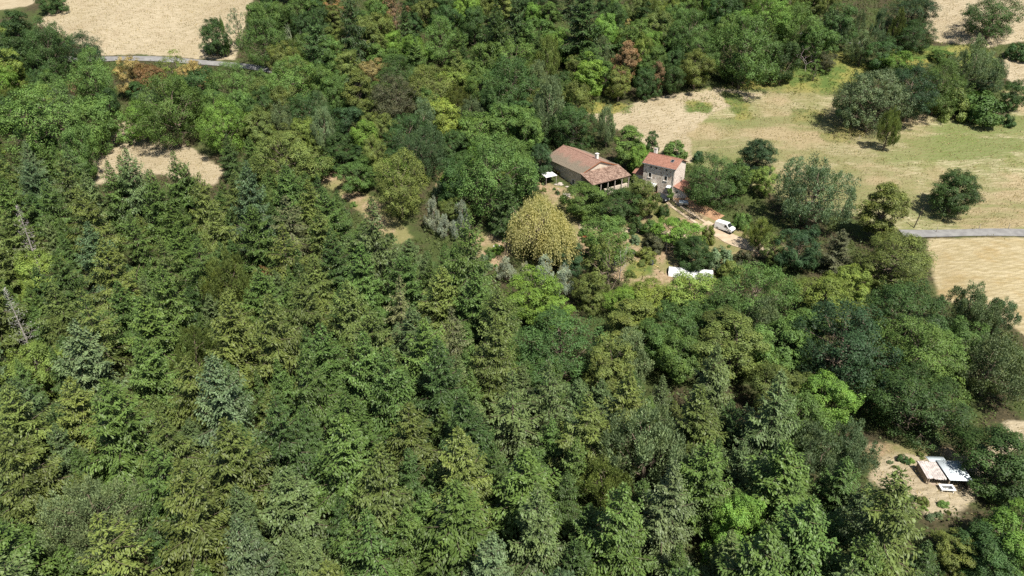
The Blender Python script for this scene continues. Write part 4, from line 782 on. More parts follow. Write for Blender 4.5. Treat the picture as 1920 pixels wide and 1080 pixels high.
plain('white_sheet', (0.68, 0.69, 0.67), 0.55, 0.3, 0.14, 1.6); plain('blue_sheet', (0.46, 0.52, 0.54), 0.4, 0.4, 0.1, 1.5); plain('dark_cloth', (0.03, 0.03, 0.035), 0.9, 0.1)
plain('red_lamp', (0.4, 0.02, 0.02), 0.3, 0.5); plain('lamp_glass', (0.7, 0.7, 0.7), 0.15, 0.6); plain('stones', (0.42, 0.37, 0.32), 0.9, 0.1, 0.3, 3, bump=8)
plain('navy', (0.03, 0.045, 0.08), 0.6, 0.3); plain('yellow_hose', (0.55, 0.42, 0.18), 0.6, 0.3); plain('rust', (0.30, 0.11, 0.05), 0.8, 0.2, 0.3, 3)
plain('zinc', (0.66, 0.72, 0.75), 0.38, 0.5, 0.10, 1.0, 0.35); plain('old_sheet', (0.46, 0.41, 0.38), 0.7, 0.3, 0.3, 2.5, 0.1)
def tilemat(name, a, b, c3, lich=None, lo=0.4, hi=0.8):
    m, t, out = new_mat(name); r = attr(t, 'rnd'); c = mix(t, r, a, b); n1 = noise(t, 0.9, 5, 0.65)
    c = mix(t, ramp(t, n1, 0.5, 0.75, 0, 0.6), c, c3)
    if lich: c = mix(t, ramp(t, math_(t, 'ADD', attr(t, 'down'), math_(t, 'MULTIPLY', math_(t, 'SUBTRACT', noise(t, 0.5, 5, 0.65), 0.5), 0.9)), lo, hi, 0, 0.85), c, lich)
    principled(t, out, c, 0.9, 0.12, noise(t, 8, 3), 0.3, 0.02); M[name] = m
tilemat('tile_red', (0.255, 0.125, 0.088), (0.33, 0.172, 0.125), (0.18, 0.105, 0.08))
tilemat('tile_barn', (0.25, 0.148, 0.112), (0.305, 0.188, 0.146), (0.215, 0.13, 0.10), (0.18, 0.16, 0.12), 0.30, 0.75)
tilemat('tile_canal', (0.16, 0.10, 0.075), (0.38, 0.265, 0.205), (0.16, 0.115, 0.09))

def tiles(name, A, B_, C_, D_, mat, parent, pitch=0.26, row=0.38, amp=0.045, step=0.03, jit=0.012, th=0.12, seed=1):
    """roof slope covered in rows of curved tiles: A,B along the top edge, D,C along the bottom edge"""
    A, B_, C_, D_ = (np.array(q, float) for q in (A, B_, C_, D_)); g = np.random.default_rng(seed)
    nrm = unit(np.cross(B_-A, D_-A)); nrm = nrm if nrm[2] > 0 else -nrm
    nc = max(2, int(np.linalg.norm(C_-D_)/pitch)); nr = max(2, int(np.linalg.norm(D_-A)/row)); prof = [(0.0, 0.0), (0.18, 0.75), (0.45, 1.0), (0.72, 0.75), (0.9, 0.0)]
    v, f, rn, dn = [], [], [], []
    for i in range(nr):
        for j in range(nc):
            o = len(v); tone = g.random(); z = g.normal(0, jit)
            for e, tt in ((0, i/nr), (1, (i+1.08)/nr)):
                for s, hgt in prof:
                    u = (j+s)/nc; p = (A*(1-u)+B_*u)*(1-tt) + (D_*(1-u)+C_*u)*tt
                    v.append(p + nrm*(amp*hgt + step*(1 if e else 0) + z*(0.4+0.6*e))); rn.append(tone); dn.append(tt)
            for k in range(4): f.append((o+k, o+5+k, o+6+k, o+k+1))
    o = len(v)                                                    # boarding underneath
    for q in (A, B_, C_, D_): v.append(q - nrm*0.005); rn.append(0.3); dn.append(1)
    for q in (A, B_, C_, D_): v.append(q - nrm*th); rn.append(0.3); dn.append(1)
    f += [(o, o+1, o+2, o+3), (o+7, o+6, o+5, o+4), (o, o+4, o+5, o+1), (o+1, o+5, o+6, o+2), (o+2, o+6, o+7, o+3), (o+3, o+7, o+4, o)]
    return obj(name, np_mesh(name, np.array(v), np.array(f), rn, attrs={'down': dn}), mat, parent)

def panel_wall(b, p0, du, length, zlo, zhi, holes, depth, inward):
    """wall face from p0 along du with rectangular openings (s0,s1,z0,z1) and their reveals"""
    p0, du, inw = np.array(p0, float), np.array(du, float), np.array(inward, float)
    ss = sorted({0, length, *[h[0] for h in holes], *[h[1] for h in holes]}); zs = sorted({zlo, zhi, *[h[2] for h in holes], *[h[3] for h in holes]})
    P = lambda s, z, d=0.0: p0 + du*s + np.array([0, 0, z]) + inw*d
    for s0, s1 in zip(ss, ss[1:]):
        for z0, z1 in zip(zs, zs[1:]):
            if any(h[0] <= s0 and s1 <= h[1] and h[2] <= z0 and z1 <= h[3] for h in holes): continue
            b.add([P(s0, z0), P(s1, z0), P(s1, z1), P(s0, z1)], [(0, 1, 2, 3)])
    for s0, s1, z0, z1 in holes:
        c = [(s0, z0), (s1, z0), (s1, z1), (s0, z1)]
        for (a, za), (e, ze) in zip(c, c[1:]+c[:1]): b.add([P(a, za), P(e, ze), P(e, ze, depth), P(a, za, depth)], [(0, 1, 2, 3)])

def gabled(root, Wx, Ly, eave, ridge, zlo, front, gable_holes, wall_front, wall_gable, tile, over=0.4, seed=3, pitch=0.26, amp=0.045):
    bf = MB(); panel_wall(bf, (0, 0, 0), (0, 1, 0), Ly, zlo, eave, front, 0.35, (1, 0, 0)); wf = bf.build('front_wall', wall_front, root)
    bg_ = MB(); panel_wall(bg_, (0, 0, 0), (1, 0, 0), Wx, zlo, eave, gable_holes, 0.3, (0, 1, 0)); bg_.add([(0, 0, eave), (Wx, 0, eave), (Wx/2, 0, ridge)], [(0, 1, 2)]); wg = bg_.build('gable_wall', wall_gable, root)
    bb = MB(); bb.add([(Wx, 0, zlo), (Wx, Ly, zlo), (Wx, Ly, eave), (Wx, 0, eave)], [(0, 1, 2, 3)]); bb.add([(0, Ly, zlo), (Wx, Ly, zlo), (Wx, Ly, eave), (Wx/2, Ly, ridge), (0, Ly, eave)], [(0, 1, 2, 3, 4)])
    bb.add([(0.4, 0.4, zlo), (Wx-.4, .4, zlo), (Wx-.4, Ly-.4, zlo), (.4, Ly-.4, zlo)], [(0, 1, 2, 3)]); bb.build('back_wall', wall_gable, root)
    sl = (ridge-eave)/(Wx/2); o = over; e = 0.06; top = ridge+e; low = eave - sl*o + e
    ra = tiles('roof_slope', (Wx/2, -o, top), (Wx/2, Ly+o, top), (-o, Ly+o, low), (-o, -o, low), tile, root, seed=seed, pitch=pitch, amp=amp)
    tiles('roof_slope', (Wx/2, -o, top), (Wx/2, Ly+o, top), (Wx+o, Ly+o, low), (Wx+o, -o, low), tile, root, seed=seed+1, pitch=pitch, amp=amp)
    rc = MB(); n = int((Ly+2*o)/0.45)
    for i in range(n):
        y0 = -o + i*(Ly+2*o)/n; rc.tube([(Wx/2, y0, top+0.015), (Wx/2, y0+0.48, top+0.04)], 0.11, 6, (i*0.37) % 1)
    rcm = rc.mesh('ridge_tiles'); rcm.attributes.new('down', 'FLOAT', 'POINT'); obj('ridge_tiles', rcm, tile, ra)
    return wf, wg, ra

def window(parent, x, s0, s1, z0, z1, glass=True, surround=0.10):
    """a window set in the plane x, facing -x; s runs along y"""
    fr = MB(); w = 0.07
    for a in (((x, (s0+s1)/2, z0+w/2), (0.08, s1-s0, w)), ((x, (s0+s1)/2, z1-w/2), (0.08, s1-s0, w)), ((x, s0+w/2, (z0+z1)/2), (0.078, w, z1-z0)), ((x, s1-w/2, (z0+z1)/2), (0.078, w, z1-z0)), ((x+.002, (s0+s1)/2, (z0+z1)/2), (0.06, 0.05, z1-z0-.02))): fr.box(*a)
    wn = fr.build('window', M['grey_wood'], parent)
    pn = MB(); pn.box((x+0.03, (s0+s1)/2, (z0+z1)/2), (0.02, s1-s0-0.02, z1-z0-0.02)); pn.build('pane', M['glass'], wn)
    if surround:
        q = surround; sr = MB()
        for c, d in (((-.02, s0-q/2, (z0+z1)/2), (0.05, q, z1-z0)), ((-.02, s1+q/2, (z0+z1)/2), (0.05, q, z1-z0)), ((-.021, (s0+s1)/2, z1+q/2), (0.052, s1-s0+2*q, q)), ((-.05, (s0+s1)/2, z0-q/2), (0.12, s1-s0+2*q+.06, q))): sr.box(c, d)
        sr.build('sill', M['white_plaster'], wn)
    return wn

# ---- barn with its lean-to
bx, by = at(1090, 325, 4.5); bz = gz(bx, by)
barn = tag(empty('barn', (bx, by, bz), R(34)), 'long barn with weathered pink and grey tiled roof and open lean-to', 'barn')
Wb, Lb, Eb, Rb = 11.6, 14.6, 4.5, 6.6
wf, wg, ra = gabled(barn, Wb, Lb, Eb, Rb, -2.5, [(8.6, 11.1, -0.6, 2.2), (2.6, 3.5, 0.6, 1.9)], [], M['render'], M['render'], M['tile_barn'], 0.35, 5, 0.3, 0.03)
dr = MB(); [dr.box((0.20, 8.6+0.4167*(i+.5)/1.0, 0.8), (0.05, 0.40, 2.78), r=0.3+0.1*i) for i in range(0)]
door = empty('door', (0.2, 9.85, -0.6)); door.parent = barn
for i in range(6):
    p = MB(); p.box((0, -1.25+2.5*(i+.5)/6, 1.4), (0.05+0.006*(i % 2), 2.5/6-0.015, 2.78)); p.build('plank', M['wood_door'], door)
lt_ = MB(); lt_.box((-0.05, 9.85, 2.38), (0.22, 3.1, 0.34)); lt_.build('lintel', M['old_wood'], barn)
window(barn, 0.22, 2.6, 3.5, 0.6, 1.9, surround=0.12)
ch = MB(); ch.box((Wb/2+0.3, 1.6, Rb+0.55), (0.65, 0.65, 1.5)); chm = ch.build('chimney', M['white_plaster'], barn); cp_ = MB(); cp_.box((Wb/2+0.3, 1.6, Rb+1.35), (0.85, 0.85, 0.10)); cp_.build('chimney_cap', M['white_plaster'], chm)
fa = MB()
for s in (-1, 1):
    fa.slab([(Wb/2, -0.37, Rb+0.02), (Wb/2+s*(Wb/2+.35), -0.37, Eb-0.10), (Wb/2+s*(Wb/2+.35), -0.31, Eb-0.10), (Wb/2, -0.31, Rb+0.02)], 0.22)
fa.build('bargeboard', M['rust'], barn)
pb = MB()
for i in range(6): pb.box((Wb*(i+.5)/6, -0.12, Rb-0.28-abs(Wb*(i+.5)/6-Wb/2)*(Rb-Eb)/(Wb/2)), (0.16, 0.3, 0.18))
pb.build('purlin_end', M['old_wood'], barn)
LD = 4.9
lean = tiles('lean_to_roof', (-0.45, -0.05, 4.62), (Wb+0.25, -0.05, 4.62), (Wb+0.25, -LD-.25, 3.1), (-0.45, -LD-.25, 3.1), M['tile_canal'], barn, 0.30, 0.42, 0.075, 0.045, 0.03, seed=9)
for i in range(6):
    p = MB(); xx = 0.1+i*(Wb-0.3)/5; p.box((xx, -LD+.1, 0.6), (0.2, 0.2, 4.9)); p.build('post', M['grey_wood'], barn)
be = MB(); be.box((Wb/2, -LD+.1, 2.98), (Wb+.3, 0.22, 0.24)); be.build('beam', M['old_wood'], barn)
lw = MB(); lw.box((Wb*0.66, -LD+0.45, -0.6), (Wb*0.66, 0.4, 3.2)); lw.build('low_wall', M['render'], barn)
lw = MB(); lw.add([(0.05, -0.02, -2.5), (0.05, -LD+.3, -2.5), (0.05, -LD+.3, 0.8), (0.05, -1.9, 0.9), (0.05, -0.02, 2.6)], [(0, 1, 2, 3, 4)]); lw.add([(0.35, -0.02, -2.5), (0.35, -LD+.3, -2.5), (0.35, -LD+.3, 0.8), (0.35, -1.9, 0.9), (0.35, -0.02, 2.6)], [(4, 3, 2, 1, 0)])
lw.add([(0.05, -0.02, 2.6), (0.05, -1.9, 0.9), (0.35, -1.9, 0.9), (0.35, -0.02, 2.6)], [(0, 1, 2, 3)]); lw.add([(0.05, -1.9, 0.9), (0.05, -LD+.3, 0.8), (0.35, -LD+.3, 0.8), (0.35, -1.9, 0.9)], [(0, 1, 2, 3)]); lw.build('side_wall', M['render'], barn)

# ---- white-topped canopy by the barn door
kx, ky = at(1029, 327, 2.3); can = tag(empty('canopy', (kx, ky, gz(kx, ky)), R(30)), 'small white-topped canopy on posts beside the barn door', 'canopy')
s_ = MB(); s_.slab([(-1.6, 1.3, 2.45), (1.6, 1.3, 2.45), (1.7, -1.3, 2.15), (-1.6, -1.3, 2.15)], 0.06); s_.build('roof_sheet', M['white_sheet'], can)
for a in (-1.5, 1.5):
    for b_ in (-1.2, 1.2): p = MB(); p.box((a, b_, 0.95), (0.09, 0.09, 2.3)); p.build('post', M['grey_wood'], can)
s_ = MB(); s_.box((0, 1.22, 1.1), (2.9, 0.04, 2.0)); s_.box((-1.52, 0, 1.1), (0.04, 2.3, 2.0)); s_.build('dark_curtain', M['dark_cloth'], can)

# ---- stone house
hx, hy = at(1266, 316, 7.5); hz_ = gz(hx, hy)
house = tag(empty('stone_house', (hx, hy, hz_), R(54)), 'three-storey stone house with red tiled roof and pale gable', 'house')
Wh, Lh, Eh, Rh = 6.4, 8.2, 7.5, 8.9
ups = [(1.9, 2.45, 6.3, 6.85), (4.6, 5.1, 6.3, 6.85), (6.0, 6.55, 6.3, 6.85)]; mids = [(1.8, 2.6, 3.9, 5.1), (6.0, 6.8, 3.9, 5.1)]; low = [(6.2, 7.1, 1.0, 2.1)]; dors = [(4.0, 5.0, -0.1, 2.2)]
gabled(house, Wh, Lh, Eh, Rh, -2.5, ups+mids+low+dors, [], M['stone'], M['stone_pale'], M['tile_red'], 0.38, 15, 0.26, 0.03)
for w_ in ups: window(house, 0.2, *w_, surround=0)
for w_ in mids+low: window(house, 0.2, *w_, surround=0.13)
p = MB(); p.box((0.2, 4.5, 1.05), (0.06, 0.96, 2.26)); d_ = p.build('door', M['dark_wood'], house); p = MB(); p.box((0.15, 4.85, 1.0), (0.06, 0.04, 0.14)); p.build('handle', M['steel'], d_)
p = MB(); p.box((Wh/2+.5, Lh-1.1, Rh+0.5), (0.7, 0.7, 1.5)); c_ = p.build('chimney', M['white_plaster'], house); p = MB(); p.box((Wh/2+.5, Lh-1.1, Rh+1.32), (0.86, 0.86, 0.09)); p.build('chimney_cap', M['stones'], c_)
sl = (Rh-Eh)/(Wh/2)
p = MB(); p.slab([(1.5, 1.3, Eh+sl*1.5+.17), (1.5, 2.1, Eh+sl*1.5+.17), (2.4, 2.1, Eh+sl*2.4+.17), (2.4, 1.3, Eh+sl*2.4+.17)], 0.12); k_ = p.build('roof_window', M['steel'], house)
p = MB(); p.slab([(1.6, 1.4, Eh+sl*1.6+.185), (1.6, 2.0, Eh+sl*1.6+.185), (2.3, 2.0, Eh+sl*2.3+.185), (2.3, 1.4, Eh+sl*2.3+.185)], 0.02); p.build('pane', M['glass'], k_)
p = MB(); p.tube([(-0.06, 0.25, 7.3), (-0.06, 0.25, -0.5)], 0.05, 6); p.build('downpipe', M['steel'], house)
p = MB(); p.tube([(-0.42, -0.3, 7.28), (-0.42, Lh+.3, 7.28)], 0.07, 6); p.build('gutter', M['steel'], house)
aw = MB(); aw.slab([(-0.03, 4.2, 2.75), (-0.03, 6.1, 2.75), (-1.5, 6.1, 2.35), (-1.5, 4.2, 2.35)], 0.05); aw.build('awning', M['white_sheet'], house)
aw = MB(); aw.slab([(-0.03, 0.4, 3.0), (-0.03, 1.5, 3.0), (-1.0, 1.5, 2.7), (-1.0, 0.4, 2.7)], 0.05); aw.build('awning', M['white_sheet'], house)
for yy in (4.25, 6.05): p = MB(); p.box((-1.45, yy, 1.0), (0.08, 0.08, 2.7)); p.build('awning_post', M['grey_wood'], house)
for i in range(7): p = MB(); p.box((-0.6, 0.75+i*0.30, 1.05-i*0.17-1.0), (1.1, 0.30, 2.0)); p.build('step', M['stones'], house)
tiles('annex_roof', (0.1, 0.0, 2.95), (Wh-0.3, 0.0, 2.95), (Wh-0.3, -3.6, 2.0), (0.1, -3.6, 2.0), M['tile_red'], house, 0.28, 0.4, 0.05, seed=31)
p = MB(); p.add([(0.3, -0.01, -2.5), (0.3, -3.3, -2.5), (0.3, -3.3, 1.95), (0.3, -0.01, 2.8)], [(0, 1, 2, 3)]); p.add([(0.3, -3.3, -2.5), (Wh-.6, -3.3, -2.5), (Wh-.6, -3.3, 1.95), (0.3, -3.3, 1.95)], [(0, 1, 2, 3)]); p.build('annex_wall', M['stone_pale'], house)
p = MB(); p.box((0.28, -1.0, 1.6), (0.06, 0.5, 0.4)); p.build('annex_window', M['dark_wood'], house)

# ---- red-roofed annex between barn and house
ax_, ay_ = at(1208, 328, 3.0); ann = tag(empty('annex', (ax_, ay_, gz(ax_, ay_)), R(54)), 'low red-roofed annex between the barn and the stone house', 'shed')
tiles('roof', (3.4, -2.6, 4.4), (3.4, 3.2, 4.4), (-0.4, 3.2, 3.0), (-0.4, -2.6, 3.0), M['tile_red'], ann, 0.28, 0.4, 0.04, seed=41)
p = MB(); p.box((1.55, 0.3, 0.2), (3.3, 5.2, 5.4)); p.build('wall', M['stone'], ann)
p = MB(); p.box((-0.11, 0.4, 0.9), (0.05, 1.0, 2.0)); p.build('door', M['old_wood'], ann)

# ------------------------------------------------------------------ vehicles
def vehicle(name, label, cat, px, py, rz, L, Wv, paint, prof, belt, roof_in, wind, sides, whl):
    x, y = at(px, py); root = tag(empty(name, (x, y, gz(x, y)+0.12), rz), label, cat)
    # body: side outline swept across the width, drawn in above the belt line
    n = len(prof); ks = (-1.0, -0.93, -0.55, 0, 0.55, 0.93, 1.0); v = []
    for q in ks:
        for (a, z) in prof:
            w = Wv/2*q; tz = max(0, z-belt)
            w *= 1 - roof_in*tz; e = 0.97 if abs(q) == 1 else 1.0
            v.append((a*e, w, z*(1 if z < belt else 1-0.012*(abs(q) > .9)) + (0.02*(1-q*q) if z > belt else 0)))
    m_ = len(ks); f = [(i*n+k, i*n+(k+1) % n, (i+1)*n+(k+1) % n, (i+1)*n+k) for i in range(m_-1) for k in range(n)]
    b = MB(); b.add(v, [q[::-1] for q in f] + [tuple(range(n)), tuple((m_-1)*n+k for k in range(n))[::-1]]); b.build('body', paint, root)
    g_ = MB(); (a0, z0), (a1, z1) = wind; wl = Wv/2*0.90*(1-roof_in*max(0, z0-belt)); wt = Wv/2*0.84*(1-roof_in*max(0, z1-belt)); nn = Vector((z1-z0, 0, a0-a1)).normalized()*0.02
    g_.add([Vector(q)+nn for q in ((a0, -wl, z0), (a0, wl, z0), (a1, wt, z1), (a1, -wt, z1))], [(0, 1, 2, 3)]); g_.build('windscreen', M['glass'], root)
    for s in (-1, 1):
        for q in sides:
            pts = [(a, s*(Wv/2*(1-roof_in*max(0, z-belt))+0.012), z) for a, z in q]
            w_ = MB(); w_.add(pts, [tuple(range(len(pts)))]); w_.build('side_window', M['glass'], root)
        mm = MB(); mm.box((wind[0][0]-0.25, s*(Wv/2+0.08), belt+0.12), (0.12, 0.18, 0.16)); mm.build('mirror', M['rubber'], root)
        hl = MB(); hl.box((L/2-0.08, s*Wv*0.38, belt-0.28), (0.16, 0.30, 0.18)); hl.build('headlight', M['lamp_glass'], root)
        tl = MB(); tl.box((-L/2+0.03, s*Wv*0.45, belt), (0.09, 0.14, 0.45)); tl.build('tail_light', M['red_lamp'], root)
        for a in whl:
            ty = MB(); ty.tube([(a, s*(Wv/2-0.2), 0.32), (a, s*(Wv/2+0.02), 0.32)], 0.32, 14); to = ty.build('wheel', M['rubber'], root)
            rm = MB(); rm.tube([(a, s*(Wv/2-0.02), 0.32), (a, s*(Wv/2+0.035), 0.32)], 0.20, 10); rm.build('rim', M['steel'], to)
    for a in (-L/2+0.02, L/2-0.02): bm = MB(); bm.box((a, 0, 0.42), (0.14, Wv*0.96, 0.22)); bm.build('bumper', M['rubber'], root)
    sk_ = MB(); sk_.box((0, 0, 0.26), (L*0.9, Wv*0.97, 0.16)); sk_.build('sill', M['rubber'], root)
    return root
Lv = 4.5
vehicle('delivery_van', 'white delivery van parked on the pale dirt track', 'van', 1358, 432, R(-43), Lv, 1.85, M['white_paint'],
        [(-2.22, 0.30), (-2.25, 0.95), (-2.20, 1.75), (-2.02, 1.88), (0.55, 1.88), (0.78, 1.80), (1.42, 1.12), (2.12, 0.95), (2.25, 0.70), (2.25, 0.30)], 1.0, 0.10, ((1.40, 1.14), (0.80, 1.79)),
        [[(0.30, 1.12), (1.15, 1.12), (0.72, 1.66), (0.30, 1.66)]], (-1.4, 1.42))
vehicle('parked_car', 'black car parked in front of the stone house', 'car', 1239, 375, R(-52), 4.2, 1.75, M['black_paint'],
        [(-2.05, 0.30), (-2.1, 0.80), (-1.95, 0.95), (-1.35, 1.40), (-0.2, 1.45), (0.35, 1.36), (1.00, 0.95), (1.95, 0.80), (2.1, 0.55), (2.08, 0.30)], 0.9, 0.30, ((0.98, 0.97), (0.40, 1.35)),
        [[(-1.2, 0.96), (0.75, 0.96), (0.28, 1.28), (-0.9, 1.30)]], (-1.3, 1.3))
tx_, ty_ = at(1281, 385); tr_ = tag(empty('trailer', (tx_, ty_, gz(tx_, ty_)), R(-8)), 'small trailer with pale blue cover in tree shade beside the track', 'trailer')
p = MB(); p.box((0, 0, 0.62), (2.1, 1.3, 0.42)); p.build('body', M['steel'], tr_)
p = MB(); p.slab([(-1.1, -.7, 0.92), (1.1, -.7, 0.88), (1.1, .7, 1.02), (-1.1, .7, 1.06)], 0.10); p.build('cover', M['blue_sheet'], tr_)
p = MB(); p.tube([(1.0, 0, .45), (1.9, 0, .42)], 0.05, 6); p.build('drawbar', M['steel'], tr_)
for s in (-1, 1): p = MB(); p.tube([(0, s*.62, .3), (0, s*.78, .3)], 0.3, 12); p.build('wheel', M['rubber'], tr_)

# ------------------------------------------------------------------ garden things
fx, fy = at(1262, 470); fr_ = tag(empty('timber_frame', (fx, fy, gz(fx, fy)), R(-6)), 'weathered open timber frame in the garden below the track', 'pergola')
for a in (-1.6, 1.55):
    for b_ in (-0.9, 0.9): p = MB(); p.box((a, b_, 1.1), (0.14, 0.14, 2.5)); p.build('post', M['grey_wood'], fr_)
for b_, z in ((-0.9, 2.40), (0.9, 2.42)): p = MB(); p.box((0, b_, z), (3.9, 0.13, 0.16)); p.build('beam', M['grey_wood'], fr_)
for a in (-1.6, -.5, .55, 1.55): p = MB(); p.box((a, 0, 2.54), (0.1, 2.2, 0.1)); p.build('rafter', M['grey_wood'], fr_)
p = MB(); p.box((0, -0.9, 1.35), (3.1, 0.10, 0.12)); p.build('rail', M['grey_wood'], fr_)
p = MB(); p.box((1.2, -0.2, 0.45), (0.7, 0.9, 0.9)); p.build('crate', M['old_wood'], fr_)

(t0x, t0y), (t1x, t1y) = at(1254, 503, 0.8), at(1336, 516, 0.8); tl_ = math.hypot(t1x-t0x, t1y-t0y)
tun = tag(empty('garden_tunnel', ((t0x+t1x)/2, (t0y+t1y)/2, gz((t0x+t1x)/2, (t0y+t1y)/2)-0.3), math.atan2(t1y-t0y, t1x-t0x)), 'low tunnel under white sheeting half hidden by yellow-green trees', 'greenhouse')
ns, na = 6, 14
for i in range(ns):
    b = MB(); g_ = random.Random(i); vv = []
    for k in range(5):
        for a in range(na+1):
            an = math.pi*a/na; sg = 0.05*math.sin(math.pi*k/4)*math.sin(an); vv.append((tl_*((i+(k/4)*0.992)/ns-0.5), 1.75*math.cos(an), max(-.3, (1.75-sg)*math.sin(an)**0.8) + (-.3 if a in (0, na) else 0)))
    b.add(vv, [(k*(na+1)+a, (k+1)*(na+1)+a, (k+1)*(na+1)+a+1, k*(na+1)+a+1) for k in range(4) for a in range(na)]); b.build('sheet', M['white_sheet'], tun, True)
for i in range(ns+1): b = MB(); b.tube([(tl_*(i/ns-.5), 1.78*math.cos(math.pi*a/10), 1.78*math.sin(math.pi*a/10)**0.8 - .03) for a in range(11)], 0.03, 5); b.build('hoop', M['steel'], tun)

def barrel(px, py, label, mat, h=0.95, r=0.32):
    x, y = at(px, py); o = tag(empty('barrel', (x, y, gz(x, y))), label, 'barrel')
    b = MB(); b.tube([(0, 0, -.05), (0, 0, h*.25), (0, 0, h*.5), (0, 0, h*.75), (0, 0, h)], [r*.92, r, r*1.04, r, r*.92], 12); b.build('body', mat, o)
    b = MB(); [b.tube([(0, 0, h*z), (0, 0, h*z+.05)], r*1.07, 12) for z in (.3, .68)]; b.build('hoop', M['steel'], o)
barrel(1222, 496, 'dark blue barrel at the edge of the garden lawn', M['navy'], 1.0, 0.42)
barrel(1091, 440, 'black water barrel right of the willow', M['rubber'], 1.3, 0.55)
x, y = at(1095, 449); o = tag(empty('wheelbarrow', (x, y, gz(x, y)), R(40)), 'rusty red wheelbarrow near the black barrel', 'wheelbarrow')
b = MB(); b.add([(-.35, -.28, .4), (.35, -.28, .4), (.35, .28, .4), (-.35, .28, .4), (-.5, -.4, .75), (.55, -.4, .75), (.55, .4, .75), (-.5, .4, .75)], [(3, 2, 1, 0), (0, 1, 5, 4), (1, 2, 6, 5), (2, 3, 7, 6), (3, 0, 4, 7)]); b.build('tray', M['rust'], o)
b = MB(); b.tube([(.75, -.05, .2), (.75, .05, .2)], .2, 10); b.build('wheel', M['rubber'], o)
for s in (-1, 1): b = MB(); b.tube([(.75, s*.08, .2), (-.3, s*.3, .42), (-1.0, s*.32, .7)], .025, 5); b.build('handle', M['steel'], o); b = MB(); b.tube([(-.35, s*.28, .42), (-.4, s*.28, 0)], .025, 5); b.build('leg', M['steel'], o)
pts = wp([(1178, 489), (1196, 491), (1212, 495), (1228, 498), (1236, 503)]); b = MB(); b.tube([(q[0], q[1], gz(*q)+.12) for q in pts], .07, 6)
tag(b.build('garden_pipe', M['yellow_hose'], None, True), 'pale yellow pipe lying along the garden lawn edge', 'pipe')
def rock(name, label, px, py, n, seed, spread, mat='stones', size=(0.25, 0.55)):
    x, y = at(px, py); o = tag(empty(name, (x, y, gz(x, y))), label, 'stones'); g = np.random.default_rng(seed)
    for i in range(n):
        b = MB(); s = g.uniform(*size); cx_, cy_ = g.normal(0, spread, 2); gz_ = gz(x+cx_, y+cy_)-gz(x, y)
        vv = []
        for q in range(4):
            for a in range(7):
                an = a/7*6.283; rr = s*math.sin(math.pi*(q+.6)/4.4)*g.uniform(.8, 1.2); vv.append((cx_+rr*math.cos(an), cy_+rr*math.sin(an)*.8, gz_ + s*.7*(1-math.cos(math.pi*q/3))*.5 - .08))
        b.add(vv, [(q*7+a, q*7+(a+1) % 7, (q+1)*7+(a+1) % 7, (q+1)*7+a) for q in range(3) for a in range(7)] + [tuple(21+a for a in range(7))]); b.build('stone', M[mat], o)
rock('stone_pile', 'heap of grey stones below the barn yard beside the willow', 1066, 368, 12, 3, 1.0)
rock('stone_pile', 'scatter of pale stones by the barn door', 1052, 350, 8, 4, 0.9)
x, y = at(1004, 337); o = tag(empty('board_pile', (x, y, gz(x, y)), R(15)), 'pile of pale boards left of the white-topped canopy', 'boards')
for i in range(6): b = MB(); b.box((RG.uniform(-.2, .2), -.5+.22*i, .12+.07*(i % 3)), (2.6, .2, .06), RG.uniform(-.1, .1)); b.build('board', M['trim'], o)
x, y = at(932, 462); b = MB(); b.box((0, 0, 0.08), (1.6, .5, .1)); b.box((0, .1, .15), (1.2, .2, .05)); o = b.build('white_board', M['white_paint']); o.location = (x, y, gz(x, y)); o.rotation_euler = (0, 0, R(5)); tag(o, 'white board lying on bare ground left of the willow', 'board')
x, y = at(1152, 492); o = tag(empty('tarpaulin_heap', (x, y, gz(x, y))), 'dark blue tarpaulin heap behind the half-dead garden tree', 'tarpaulin')
g = np.random.default_rng(8); vv = []; 
for q in range(6):
    for a in range(12): an = a/12*6.283; rr = 1.5*(1-q/6.2)**.8*g.uniform(.85, 1.15); vv.append((rr*math.cos(an), rr*math.sin(an)*.8, 1.0*(q/5)**.6 - .05 + g.normal(0, .03)))
b = MB(); b.add(vv, [(q*12+a, q*12+(a+1) % 12, (q+1)*12+(a+1) % 12, (q+1)*12+a) for q in range(5) for a in range(12)] + [tuple(60+a for a in range(12))]); b.build('sheet', M['navy'], o)

# ------------------------------------------------------------------ sheet-metal shed in the lower clearing
sx_, sy_ = at(1768, 883, 1.5); sg_ = gz(sx_, sy_)-0.5; shed = tag(empty('shed', (sx_, sy_, sg_), R(-3)), 'ramshackle shed with pale metal sheet and grey board roofs in lower clearing', 'shed')
def corrugated(name, quad, mat, parent, n=16, amp=0.03):
    A, B_, C_, D_ = (Vector(q) for q in quad); nr = (B_-A).cross(D_-A).normalized(); nr = nr if nr.z > 0 else -nr; v = []
    for i in range(n*2+1):
        u = i/(n*2); off = nr*(amp if i % 2 else -amp)
        for tt in (0, .5, 1): v.append((A*(1-u)+B_*u)*(1-tt)+(D_*(1-u)+C_*u)*tt + off)
    f = [(i*3+k, (i+1)*3+k, (i+1)*3+k+1, i*3+k+1) for i in range(n*2) for k in (0, 1)]
    o = obj(name, np_mesh(name, [tuple(q) for q in v], f), mat, parent); md = o.modifiers.new('thickness', 'SOLIDIFY'); md.thickness = 0.012; return o
corrugated('metal_sheet', [(-0.25, 1.75, 2.35), (2.95, 1.75, 2.35), (3.25, -1.75, 1.95), (0.15, -1.75, 1.95)], M['zinc'], shed)
corrugated('metal_sheet', [(-1.2, 2.75, 2.1), (1.3, 2.75, 2.1), (1.3, 1.6, 2.2), (-1.1, 1.6, 2.2)], M['blue_sheet'], shed, 12)
